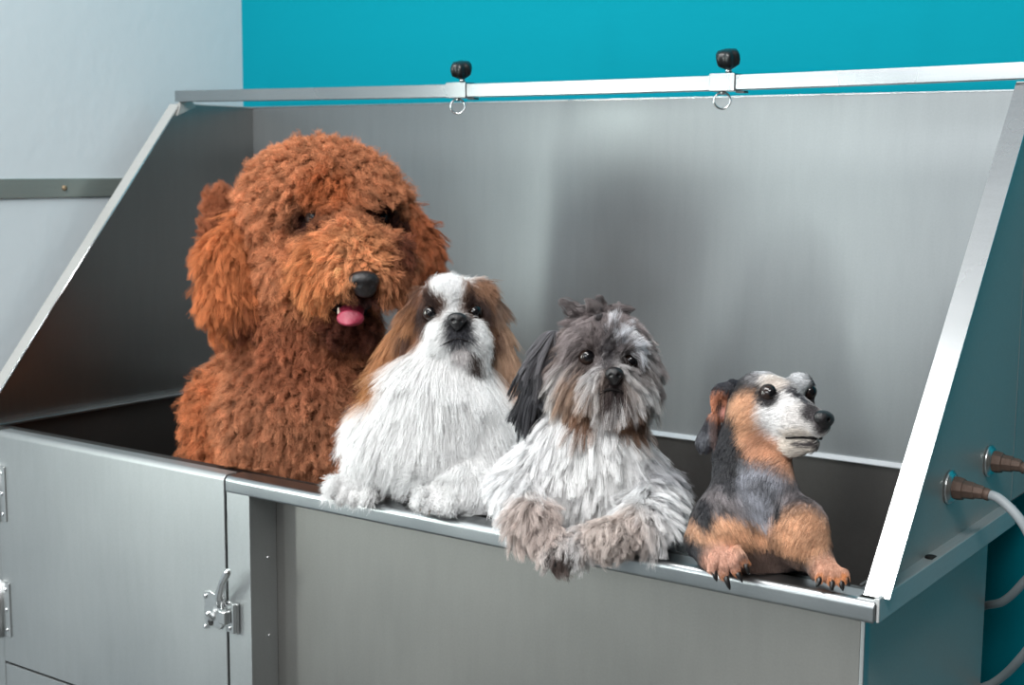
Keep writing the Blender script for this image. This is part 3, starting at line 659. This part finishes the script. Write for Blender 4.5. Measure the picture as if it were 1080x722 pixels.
# ================================================================== white and brown flat-faced dog
def build_peke():
    dog = root('white_brown_dog', (.79, .16, BZ), 'small white fluffy dog with brown ears and flat black-and-white face, leaning against the red dog', 'dog')
    s = Shape(1.55)
    s.E(480, 334, 6, 37, 37, 36, k=12); s.E(473, 312, 26, 22, 17, 20, k=14); s.E(502, 312, 4, 16, 16, 18, k=10)        # skull, domed forehead
    s.E(482, 348, 38, 23, 18, 18, k=10); s.E(470, 356, 40, 13, 12, 12, k=8); s.E(497, 355, 38, 12, 12, 12, k=8)
    s.E(486, 370, 33, 18, 9, 14, k=7); s.E(481, 338, 52, 9, 6, 6, k=5)
    s.E(454, 330, 46, 9, 8, 9, k=5, op='-'); s.E(501, 329, 42, 8, 8, 9, k=5, op='-')
    s.C([(478, 358, -8, 36), (468, 400, -8, 56)], k=22)
    s.E(462, 430, -2, 66, 50, 50, k=24); s.E(454, 462, -4, 68, 44, 48, k=22); s.E(450, 522, -48, 62, 50, 40, k=20)
    s.E(515, 465, -4, 26, 56, 40, k=20); s.E(408, 460, -10, 30, 40, 38, k=18)
    s.CW([(.79, .12, 0, .06), (.80, .17, -.14, .055)], k=20); s.CW([(.77, .17, -.15, .035), (.75, .17, -.25, .02), (.75, .14, -.33, .014)]); s.CW([(.83, .19, -.15, .035), (.85, .18, -.25, .02), (.85, .15, -.33, .014)])
    zl = zat(s, 370, 514, .013); zr = zat(s, 460, 528, .013)
    s.C([(402, 478, 4, 24), (388, 500, zl-4, 17), (372, 513, zl, 15)], k=10)
    s.C([(505, 485, 10, 28), (492, 515, zr-14, 21), (466, 527, zr, 14)], k=12)
    s.E(370, 515, zl+2, 21, 12, 15, k=8)
    for a in ((350, 518), (360, 525), (373, 527), (387, 523)): s.C([(a[0]+3, a[1]-9, zl+10, 6.6), (a[0], a[1], zl+20, 6.0)], k=1.2)
    s.E(460, 528, zr+2, 18, 11, 14, k=8)
    for a in ((443, 529), (452, 534), (463, 535), (474, 533)): s.C([(a[0]+2, a[1]-8, zr+10, 6.2), (a[0], a[1], zr+19, 5.4)], k=1.2)
    V, F = s.mesh(.0042); h = s.hit
    W_ = (236, 236, 236)
    p = Paint(W_)
    BR = (150, 104, 72); DK = (62, 46, 42)
    p.add(h(448, 318), [.026, .030, .06], (124, 84, 62), .5, BAS); p.add(h(509, 318), [.026, .030, .06], (150, 112, 88), .5, BAS)
    p.add(s.w(434, 348, 0), .032, BR, .6); p.add(s.w(524, 355, -6), .032, BR, .6)
    p.add(s.w(405, 392, -10), .036, (168, 118, 74), .7); p.add(s.w(538, 392, -10), .034, (190, 142, 106), .7)
    p.add(h(453, 327), [.017, .017, .03], DK, .8, BAS); p.add(h(501, 325), [.015, .018, .03], DK, .8, BAS)
    p.add(h(471, 302), [.0205, .0155, .05], W_, .35, BAS); p.add(h(478, 314), [.0085, .016, .05], W_, .5, BAS)
    p.add(h(459, 352), [.0135, .018, .03], W_, .4, BAS); p.add(h(500, 350), [.0085, .017, .03], W_, .4, BAS); p.add(h(480, 374), [.024, .012, .04], W_, .4, BAS)
    p.add(h(483, 342), [.013, .011, .03], (44, 42, 46), .6, BAS); p.add(h(484, 352), [.013, .007, .03], (66, 66, 72), .7, BAS); p.add(h(484, 361), [.009, .004, .03], (120, 120, 124), .8, BAS)
    p.add(h(486, 370), .010, (205, 200, 200), .6); p.add(h(460, 368), .0045, (50, 42, 42), .8); p.add(h(501, 374), [.006, .010, .03], (58, 46, 42), .7, Rm(40).T@BAS)
    p.add(s.w(420, 522, 0), .020, (206, 190, 182), .9)  # shade between the front paws painted into the coat
    skin_object('body', V, F, M['skin'], dog, lambda q: p(q)*.85)
    fl = Flow(vec(0, -1, .1))
    fl.add(h(472, 310), .02, vec(0, 1, .1), 4); fl.add(h(465, 352), .015, vec(-.8, -.5, 0), 4); fl.add(h(500, 352), .015, vec(.8, -.5, 0), 4); fl.add(h(483, 370), .014, vec(0, -1, .2), 4)
    fl.add(s.w(430, 340, 0), .03, vec(-.6, -.8, 0)); fl.add(s.w(520, 340, 0), .03, vec(.6, -.8, 0))
    fl.add(s.w(395, 450, 0), .05, vec(-.45, -.9, .1)); fl.add(s.w(530, 460, 0), .05, vec(.35, -.9, .1)); fl.add(s.w(370, 512, zl), .030, vec(-.15, -.1, 1), 9); fl.add(s.w(460, 527, zr), .028, vec(-.2, -.1, 1), 9)
    le = Scal(.026); le.add(s.w(476, 312, 10), .052, .0065); le.add(s.w(480, 340, 40), .036, .0045); le.add(h(483, 372), .012, .007)
    le.add(s.w(395, 485, 10), .026, .013); le.add(s.w(395, 500, zl-8), .030, .008); le.add(s.w(492, 514, zr-12), .030, .011); le.add(s.w(370, 517, zl+6), .032, .0018); le.add(s.w(459, 530, zr+6), .029, .0018)
    eyes = [(454, 330), (500, 329)]
    blocks = [(h(*e), .0092) for e in eyes] + [(h(482, 337), .0075)]
    den = lambda q: np.where(q[:, 2] < -.05, .15, 1.)*np.where((q-s.w(460, 450, -30))@TOV < -.03, .4, 1.)*np.where(np.linalg.norm(q-s.w(480, 340, 40), axis=-1) < .045, 2.6, 1.)
    fur('coat', s, V, F, dog, int(150000*QN), le, fl, p, 'fur', lay=.70, K=7, r=.00018, clumps=12000, clump=.06, droop=.25, jit=.11, frizz=.0006, dens=den, var=.18, cvar=.05, blocks=blocks, seed=8)
    for pts, roll, cols, seed in (([(448, 308, -2, 6), (438, 332, 2, 10), (426, 358, 2, 12), (412, 382, 0, 13)], 20, ((104, 70, 52), (172, 122, 84)), 9), ([(507, 303, 0, 7), (515, 324, 0, 9), (521, 350, 0, 10), (530, 378, 0, 11)], -12, ((112, 90, 78), (182, 148, 124)), 10)):
        e = Shape(1.55); e.C(pts, k=8); Ve, Fe = e.mesh(.004); ep = Paint(cols[1]); ep.add(e.w(*pts[0][:3]), .026, cols[0], .9); ep.add(e.w(pts[2][0]+(8 if roll > 0 else -6), pts[2][1]-8, 12), .012, (98, 68, 54), .9)
        o = skin_object('ear', Ve, Fe, M['skin'], dog, lambda q: ep(q)*.5)
        fe = Flow(vec(-.35 if roll > 0 else .3, -1, .1)); fur('ear_fur', e, Ve, Fe, o, int(15000*QN), Scal(.017), fe, ep, 'fur', lay=.80, K=8, r=.00017, clumps=900, clump=.45, droop=.5, jit=.11, frizz=.0004, var=.25, cvar=.12, seed=seed)
    for x, y in eyes: eyeball('eye', h(x, y)-TOV*.0026, .0098, vec(.15 if x < 480 else .35, .15, 1), M['eye_dark'], dog)
    n = Shape(1.55); n.E(482, 336, 61, 10, 6.5, 6, k=3); n.E(482, 343, 60, 5, 5, 5, k=5); n.E(478, 338, 67, 2.2, 1.8, 3, k=1.5, op='-'); n.E(487, 338, 67, 2.2, 1.8, 3, k=1.5, op='-'); blob('nose', n, .0009, M['nose'], dog)
    a = [s.hit(x, y) for x, y in ((459, 368), (466, 364), (474, 360), (483, 357), (491, 359), (498, 362), (504, 367))]
    bm = bmesh.new(); tube(bm, spline([tuple(q+TOV*.0040) for q in a], 5), .0009, 8); obj('mouth', bm, M['lip'], dog, smooth=True)
    make_claws(s, dog, [((x, y, zl+22), (x-1, y+6, zl+24)) for x, y in ((351, 522), (361, 528), (373, 529), (386, 524))] + [((x, y, zr+21), (x-1, y+5, zr+23)) for x, y in ((444, 534), (453, 538), (463, 538), (473, 536))], 'pale_claw', .0012)
    rootlocal(dog)

# ================================================================== grey and white shaggy dog
def build_shih():
    dog = root('grey_shaggy_dog', (1.00, .16, BZ), 'small grey and white shaggy dog with brown beard and tufted head, beside the dachshund', 'dog')
    s = Shape(1.40)
    s.E(636, 374, -4, 44, 40, 42, k=14); s.E(640, 355, 18, 30, 18, 22, k=12)
    s.E(645, 398, 36, 20, 15, 20, k=9); s.E(634, 408, 38, 13, 12, 13, k=7); s.E(658, 409, 36, 12, 12, 13, k=7); s.E(644, 421, 30, 15, 12, 16, k=8)
    s.E(606, 402, 4, 22, 28, 26, k=14); s.E(673, 398, -2, 14, 28, 24, k=14)
    s.E(620, 377, 39, 8, 7, 8, k=4, op='-'); s.E(664, 381, 36, 8, 7, 8, k=4, op='-')
    s.C([(632, 410, -18, 42), (624, 460, -14, 52)], k=20)
    s.E(616, 500, -4, 56, 54, 44, k=22); s.E(575, 510, -8, 36, 42, 38, k=20); s.E(668, 525, -14, 34, 56, 40, k=20); s.E(620, 560, -40, 66, 56, 44, k=20)
    s.CW([(1.0, .12, -.02, .05), (1.0, .17, -.14, .05)], k=20); s.CW([(.97, .17, -.15, .032), (.96, .17, -.25, .019), (.96, .14, -.33, .012)]); s.CW([(1.03, .18, -.15, .032), (1.05, .17, -.25, .019), (1.05, .14, -.33, .012)])
    z1 = zat(s, 590, 570, .014); z2 = zat(s, 640, 572, .016)
    s.C([(552, 515, 10, 24), (560, 545, z1-16, 17), (580, 568, z1, 13)], k=10); s.C([(690, 520, 8, 24), (678, 552, z2-12, 18), (645, 566, z2, 15), (615, 571, zat(s, 615, 570, .014), 13)], k=10)
    s.E(590, 575, z1+6, 13, 13, 12, k=6)
    for x, y in ((578, 584), (586, 589), (595, 590), (604, 585)): s.C([(x, y-8, z1+10, 6.5), (x, y, z1+15, 4.8)], k=3)
    V, F = s.mesh(.004); h = s.hit
    p = Paint((228, 228, 229))
    B = (124, 92, 72)
    p.add(s.w(630, 350, 10), .048, (140, 130, 130), .6); p.add(s.w(582, 405, 0), .024, (216, 214, 212), .6); p.add(s.w(692, 402, 0), .020, (206, 204, 200), .6); p.add(s.w(590, 370, -10), .030, (120, 108, 104), .6); p.add(s.w(690, 380, -10), .030, (138, 130, 130), .6)
    p.add(h(662, 361), [.016, .0075, .03], (232, 234, 240), .6, BAS); p.add(h(652, 351), .009, (205, 204, 208), .7)
    p.add(h(641, 375), [.007, .016, .03], (92, 88, 90), .8, BAS)
    p.add(h(609, 412), [.019, .026, .04], (150, 126, 110), .6, BAS); p.add(h(616, 436), [.014, .018, .04], B, .7, BAS); p.add(h(664, 432), [.015, .023, .05], B, .7, BAS); p.add(h(642, 428), [.009, .014, .03], (190, 186, 186), .6, BAS); p.add(h(672, 425), [.012, .022, .04], (132, 104, 88), .7, BAS); p.add(h(668, 385), [.013, .012, .04], (92, 84, 82), .8, BAS); p.add(h(659, 405), [.008, .009, .03], (196, 190, 188), .7, BAS)
    p.add(h(620, 377), .011, (70, 60, 58), .7); p.add(h(664, 381), .011, (58, 52, 52), .7)
    p.add(s.w(646, 402, 55), .015, (118, 104, 98), .7); p.add(h(648, 408), .009, (60, 50, 50), .8)
    p.add(s.w(625, 495, 30), .038, (244, 244, 244), .8)
    p.add(s.w(565, 555, z1-8), .034, (196, 182, 176), .7); p.add(s.w(650, 565, z2), .036, (200, 188, 182), .7); p.add(s.w(590, 588, z1+12), .014, (92, 78, 74), .7)
    p.add(s.w(685, 500, 0), .030, (168, 168, 172), .8); p.add(s.w(700, 555, -10), .036, (150, 150, 154), .8); p.add(s.w(545, 530, 0), .016, (150, 140, 138), .8)
    skin_object('body', V, F, M['skin'], dog, lambda q: p(q)*.5)
    fl = Flow(vec(0, -1, .1))
    fl.add(h(612, 400), .02, vec(-.5, -1, .3), 5); fl.add(h(676, 400), .02, vec(.4, -1, .3), 5); fl.add(h(644, 425), .018, vec(0, -1, .15), 5); fl.add(h(630, 412), .012, vec(-.4, -1, .1), 6); fl.add(h(660, 412), .012, vec(.4, -1, .1), 6)
    fl.add(h(642, 368), .014, vec(.1, 1, .2), 5); fl.add(s.w(600, 350, 10), .028, vec(-.9, -.3, 0), 3); fl.add(s.w(675, 352, 10), .024, vec(.8, -.5, .2), 4); fl.add(s.w(635, 335, 0), .022, vec(0, .8, .3), 4)
    fl.add(s.w(560, 530, 0), .04, vec(-.3, -1, .3)); fl.add(s.w(700, 540, 0), .04, vec(.3, -1, .2)); fl.add(s.w(590, 580, z1+10), .02, vec(0, -1, .5), 5)
    le = Scal(.020); le.add(s.w(640, 350, 0), .050, .014); le.add(h(645, 385), .016, .007); le.add(h(648, 396), .010, .004); le.add(h(604, 415), .022, .019); le.add(h(672, 415), .020, .017); le.add(h(644, 432), .016, .019)
    le.add(h(620, 377), .009, .004); le.add(h(664, 381), .009, .004); le.add(s.w(600, 560, z1), .040, .0095); le.add(s.w(650, 565, z2), .036, .0095); le.add(s.w(590, 588, z1+14), .013, .010)
    eyes = [(620, 376), (665, 380)]
    blocks = [(h(*e), .0084) for e in eyes] + [(h(648, 397), .008)]
    curl = Scal(.3); curl.add(s.w(585, 560, z1), .045, 1.); curl.add(s.w(650, 565, z2), .040, 1.); curl.add(s.w(640, 350, 0), .045, .9)
    den = lambda q: np.where(q[:, 2] < -.05, .15, 1.)*np.where((q-s.w(620, 480, -30))@TOV < -.03, .4, 1.)*np.where(np.linalg.norm(q-s.w(645, 395, 30), axis=-1) < .04, 2., 1.)
    fur('coat', s, V, F, dog, int(150000*QN), le, fl, p, 'fur', lay=.68, K=8, r=.00017, clumps=5500, clump=.6, curl=.0020, turns=1.0, droop=.35, jit=.17, frizz=.0003, dens=den, var=.22, cvar=.12, blocks=blocks, curlmap=curl, seed=12)
    # tuft standing on the head
    t = Shape(1.40); t.E(634, 338, 6, 15, 9, 12, k=4); Vt, Ft = t.mesh(.003); o = skin_object('head_tuft', Vt, Ft, M['skin'], dog, lambda q: p(q)*.5)
    ft = Flow(vec(0, 1, 0)); ft.add(t.w(618, 334, 8), .012, vec(-.9, .5, .2)); ft.add(t.w(650, 334, 8), .012, vec(.9, .4, .2))
    fur('tuft_hair', t, Vt, Ft, o, int(4500*QN), Scal(.021), ft, Paint((104, 96, 96)), 'fur', lay=.5, K=9, r=.0002, clumps=55, clump=.9, curl=.003, turns=.9, droop=.5, jit=.3, var=.3, cvar=.2, seed=13)
    for pts, c, fv, ln, seed in (([(584, 354, -8, 6), (573, 376, -8, 8), (565, 404, -6, 8)], ((100, 98, 102), (50, 50, 54)), vec(-.12, -1, 0), .030, 14), ([(678, 362, -12, 6), (682, 382, -14, 7), (682, 398, -14, 6)], ((170, 162, 160), (160, 154, 152)), vec(.02, -1, 0), .014, 15)):
        e = Shape(1.40); e.C(pts, k=8); Ve, Fe = e.mesh(.0035); ep = Paint(c[1]); ep.add(e.w(*pts[0][:3]), .018, c[0], .9)
        o = skin_object('ear', Ve, Fe, M['skin'], dog, lambda q: ep(q)*.5)
        fur('ear_fur', e, Ve, Fe, o, int(11000*QN), Scal(ln), Flow(fv), ep, 'fur', lay=.85, K=9, r=.0002, clumps=260, clump=.8, curl=.0012, turns=.8, droop=.5, jit=.10, var=.2, cvar=.2, seed=seed)
    for x, y in eyes: eyeball('eye', h(x, y)-TOV*.0030, .0094 if x < 640 else .0086, vec(.1 if x < 640 else .3, .12, 1), M['eye_brown'], dog)
    n = Shape(1.40); n.E(648, 394, 60, 9.5, 7, 7, k=3); n.E(648, 401, 57, 5, 5, 5, k=5); n.E(644, 396, 67, 2.2, 2, 3, k=1.5, op='-'); n.E(653, 396, 66, 2.2, 2, 3, k=1.5, op='-'); blob('nose', n, .0009, M['nose'], dog)
    a = [s.hit(x, y) for x, y in ((630, 417), (635, 413), (642, 410.5), (649, 411), (655, 413), (658, 419))]
    bm = bmesh.new(); tube(bm, spline([tuple(q+TOV*.0040) for q in a], 5), .0016, 8); obj('mouth', bm, M['lip'], dog, smooth=True)
    make_claws(s, dog, [((x, y, z1+17), (x, y+8, z1+20)) for x, y in ((577, 586), (586, 591), (596, 592), (605, 587))], 'claw', .0014)
    rootlocal(dog)

# ================================================================== dappled dachshund
def build_dachs():
    dog = root('dappled_dachshund', (1.19, .13, BZ), 'smooth black, grey and tan dachshund looking right with its paws on the rim', 'dog')
    s = Shape(1.30)
    s.E(803, 421, 0, 31, 29, 32, k=10); s.C([(812, 428, 12, 26), (838, 440, 34, 20), (861, 446, 50, 14)], k=10)
    s.C([(812, 452, 6, 19), (838, 466, 30, 13), (855, 467, 42, 8.5)], k=6)
    s.E(829, 411, 26, 17, 11, 14, k=8); s.E(792, 440, 6, 22, 22, 24, k=12)
    s.E(814, 404, 24, 12, 7, 8, k=6); s.E(844, 406, 12, 14, 12, 15, k=10)
    s.C([(829, 461, 50, 1.6), (846, 462, 58, 2.0), (868, 461, 66, 2.4)], k=1.5, op='-')
    s.C([(796, 436, -12, 27), (787, 478, -10, 31), (790, 515, -2, 41)], k=16); s.C([(815, 470, 2, 16), (812, 510, 16, 26)], k=14)
    s.E(796, 552, 14, 58, 44, 36, k=20); s.E(756, 560, 10, 28, 36, 32, k=16); s.E(846, 562, 42, 27, 36, 30, k=16); s.E(795, 590, -8, 56, 50, 36, k=18)
    s.CW([(1.19, .11, -.03, .04), (1.19, .16, -.16, .04)], k=20); s.CW([(1.17, .16, -.17, .026), (1.155, .16, -.25, .016), (1.155, .13, -.33, .011)]); s.CW([(1.21, .16, -.17, .026), (1.225, .16, -.25, .016), (1.225, .13, -.33, .011)])
    zl = zat(s, 762, 592, .014); zr = zat(s, 875, 606, .011)
    s.C([(742, 570, 16, 19), (752, 585, zl-8, 15), (762, 591, zl, 12)], k=8)
    s.C([(858, 580, 50, 18), (866, 596, zr-8, 13), (874, 603, zr, 9)], k=8)
    s.E(763, 589, zl+3, 14, 9, 11, k=6); s.E(876, 604, zr+3, 13, 8, 10, k=5)
    T1 = [((754, 586), (751, 600)), ((762, 588), (763, 606)), ((770, 586), (776, 602)), ((776, 581), (785, 592))]
    for a, b in T1: s.C([(*a, zl+10, 5.4), ((a[0]+b[0])/2, (a[1]+b[1])/2-1, zl+15, 4.8), (*b, zl+14, 4.2)], k=1.2)
    T2 = [((870, 602), (865, 609)), ((877, 603), (876, 612)), ((884, 604), (885, 612)), ((889, 605), (891, 609))]
    for a, b in T2: s.C([(*a, zr+7, 5.2), (*b, zr+11, 4.2)], k=2)
    V, F = s.mesh(.0030); h = s.hit
    BK = (38, 38, 42); OR = (200, 154, 122); WH = (228, 226, 226); GR = (124, 126, 134)
    p0 = Paint(BK)
    p0.add(s.w(792, 440, 20), .026, OR, .5); p0.add(s.w(810, 470, 14), .024, (196, 146, 116), .6); p0.add(s.w(820, 496, 26), .014, (186, 140, 112), .8)
    p0.add(s.w(830, 434, 36), .027, WH, .45); p0.add(s.w(852, 446, 52), .022, (228, 224, 222), .5); p0.add(s.w(842, 468, 46), .017, (226, 216, 206), .6)
    p0.add(s.w(815, 396, 26), [.017, .006, .03], (196, 196, 200), .7, BAS); p0.add(s.w(848, 398, 26), [.008, .006, .03], (196, 196, 200), .7, BAS)
    p0.add(s.w(800, 400, 16), .009, (120, 118, 120), .9)
    p0.add(s.w(842, 416, 40), [.020, .0030, .03], (84, 84, 90), .8, Rm(-42).T@BAS)
    p0.add(h(812, 415), .0115, (36, 34, 36), .35); p0.add(h(854, 413), .0085, (34, 32, 34), .4)
    p0.add(h(858, 436), [.010, .009, .03], (74, 70, 72), .7, BAS); p0.add(s.w(866, 448, 60), .008, (60, 56, 58), .6)
    p0.add(h(852, 468), [.012, .0035, .03], (70, 64, 66), .8, BAS); p0.add(h(818, 403), [.012, .007, .03], (222, 212, 204), .8, BAS)
    p0.add(s.w(802, 530, 42), .036, GR, .6); p0.add(s.w(760, 540, 30), .024, (110, 104, 106), .7); p0.add(s.w(775, 490, 18), .010, (128, 130, 136), .8); p0.add(s.w(845, 535, 50), .024, (104, 98, 100), .7)
    p0.add(s.w(772, 562, 42), [.040, .0155, .05], OR, .6, Rm(-8).T@BAS); p0.add(s.w(845, 562, 66), [.028, .024, .05], OR, .6, BAS)
    p0.add(s.w(800, 592, 40), [.04, .013, .04], (112, 92, 84), .7, BAS)
    p0.add(s.w(822, 535, 50), [.004, .008, .02], BK, .8, BAS)
    p0.add(s.w(762, 594, zl+8), .020, (206, 160, 140), .6); p0.add(s.w(876, 604, zr+6), .018, (204, 156, 132), .6)
    for t in T1[1:]: p0.add(s.w(*t[1], zl+14), .0045, (190, 120, 70), .8)
    for t in T2: p0.add(s.w(*t[1], zr+13), .0045, (196, 128, 82), .8)
    p0.add(h(847, 401), [.009, .007, .03], (214, 214, 216), .8, BAS); p0.add(h(768, 478), [.009, .040, .05], BK, .7, BAS); p0.add(h(742, 540), [.008, .016, .04], BK, .8, BAS)
    def p(q):
        c = p0(q); m = mottle(q, 190, 1.); m2 = mottle(q+3.1, 430, 1.); isg = np.exp(-(np.linalg.norm(q-s.w(798, 528, 30), axis=-1)/.05)**4) + np.exp(-(np.linalg.norm(q-s.w(790, 405, 10), axis=-1)/.022)**4)*.8
        f = np.clip(1 + isg*(m*.9+m2*.5)*.8, .3, 1.9); return c*f[:, None]
    skin_object('body', V, F, M['skin'], dog, lambda q: p(q)*.8)
    fl = Flow(vec(-.2, -1, 0)); fl.add(h(845, 435), .03, vec(-1, 0, 0), 5); fl.add(h(805, 420), .03, vec(-.8, -.5, 0), 3); fl.add(s.w(764, 594, zl+5), .02, vec(.1, -.8, .6), 5); fl.add(s.w(876, 604, zr+5), .02, vec(.1, -.8, .6), 5)
    fl.add(h(770, 560), .03, vec(.6, -.8, .1)); fl.add(h(850, 560), .03, vec(-.5, -.8, .1))
    le = Scal(.0050); le.add(s.w(800, 525, 40), .030, .0075); le.add(s.w(825, 430, 30), .045, .0040); le.add(s.w(858, 446, 55), .016, .0022); le.add(s.w(764, 594, zl+6), .022, .0030); le.add(s.w(876, 604, zr+6), .020, .0030)
    eyes = [(812, 414.5, .0092), (854, 413, .0078)]
    blocks = [(h(x, y), r*.86) for x, y, r in eyes] + [(h(866, 441), .0075)]
    den = lambda q: np.where(q[:, 2] < -.04, .12, 1.)*np.where((q-s.w(800, 500, -20))@TOV < -.03, .5, 1.)
    fur('coat', s, V, F, dog, int(110000*QN), le, fl, p, 'sleek', lay=.88, K=4, r=.00016, clumps=6000, clump=.25, droop=.1, jit=.06, dens=den, var=.15, cvar=.08, blocks=blocks, seed=20)
    # ears: the near one folded back so its pink inside shows
    e = Shape(1.30); e.E(762, 424, -8, 13, 19, 6, roll=12, k=6, yaw=20); e.C([(774, 408, -4, 8), (764, 412, -6, 7)], k=6); e.E(750, 455, -12, 9, 20, 4, roll=-10, k=6); e.E(745, 462, -14, 9, 13, 3.5, roll=-40, k=6); e.C([(753, 440, -6, 4), (752, 462, -5, 3.4), (757, 479, -6, 2.6)], k=3)
    e.E(763, 428, -1, 6.5, 11, 4, roll=10, k=4, op='-')
    Ve, Fe = e.mesh(.0022); ep = Paint((50, 50, 56)); ep.add(e.w(761, 429, -2), [.0125, .0165, .02], (178, 118, 90), .4, Rm(12).T@BAS); ep.add(e.w(760, 430, -2), [.0032, .009, .02], (60, 36, 32), .8, BAS); ep.add(e.w(766, 433, -2), .0055, (222, 160, 146), .7); ep.add(e.w(753, 455, -4), [.0030, .017, .02], (92, 76, 74), .6, BAS); ep.add(e.w(743, 462, -8), .007, (92, 94, 100), .9)
    o = skin_object('ear', Ve, Fe, M['skin'], dog, ep); o['label'] = 'folded back ear showing pink inside'
    fur('ear_fur', e, Ve, Fe, o, int(9000*QN), Scal(.004), Flow(vec(-.3, -1, 0)), ep, 'sleek', lay=.88, K=4, r=.00015, clumps=400, clump=.3, jit=.08, seed=21)
    e2 = Shape(1.30); e2.E(843, 405, -36, 12, 9, 6, k=6); e2.E(850, 420, -46, 8, 20, 5, roll=4, k=6); Ve, Fe = e2.mesh(.003); ep2 = Paint((40, 40, 44))
    o = skin_object('ear', Ve, Fe, M['skin'], dog, ep2); fur('ear_fur', e2, Ve, Fe, o, int(5000*QN), Scal(.005), Flow(vec(.1, -1, 0)), ep2, 'sleek', lay=.85, K=4, r=.00015, clumps=300, clump=.3, jit=.08, seed=22)
    for x, y, r in eyes: eyeball('eye', h(x, y)-TOV*(.0052 if x < 830 else .0050), r, vec(.35 if x < 830 else .5, .12, 1), M['eye_brown'], dog)
    n = Shape(1.30); n.E(869, 441, 60, 12, 8.5, 9, k=4, yaw=30, roll=-10); n.E(868, 449, 59, 6, 5, 6, k=4); n.E(861, 443, 70, 2, 2, 3, k=1.5, op='-'); n.E(873, 442, 66, 2, 2, 3, k=1.5, op='-'); blob('nose', n, .0009, M['nose'], dog)
    mp = [s.hit(x, y) for x, y in ((829, 461), (836, 461), (844, 460.5), (852, 461), (860, 462), (866, 462))]
    bm = bmesh.new(); tube(bm, spline([tuple(q) for q in mp], 5), [.0008]*6+[.0015]*10+[.0018]*10, 8) if False else tube(bm, spline([tuple(q) for q in mp], 5), .0015, 8); obj('mouth', bm, M['lip'], dog, smooth=True)
    make_claws(s, dog, [((752, 600, zl+13), (756, 613, zl+18)), ((764, 605, zl+13), (770, 622, zl+18)), ((776, 601, zl+13), (783, 614, zl+18)), ((785, 592, zl+13), (790, 606, zl+18))] + [((865, 608, zr+11), (861, 619, zr+16)), ((877, 611, zr+11), (877, 624, zr+16)), ((886, 611, zr+11), (889, 623, zr+16)), ((891, 608, zr+10), (896, 618, zr+14))], 'claw', .0030)
    rootlocal(dog)

build_doodle(); build_peke(); build_shih(); build_dachs()
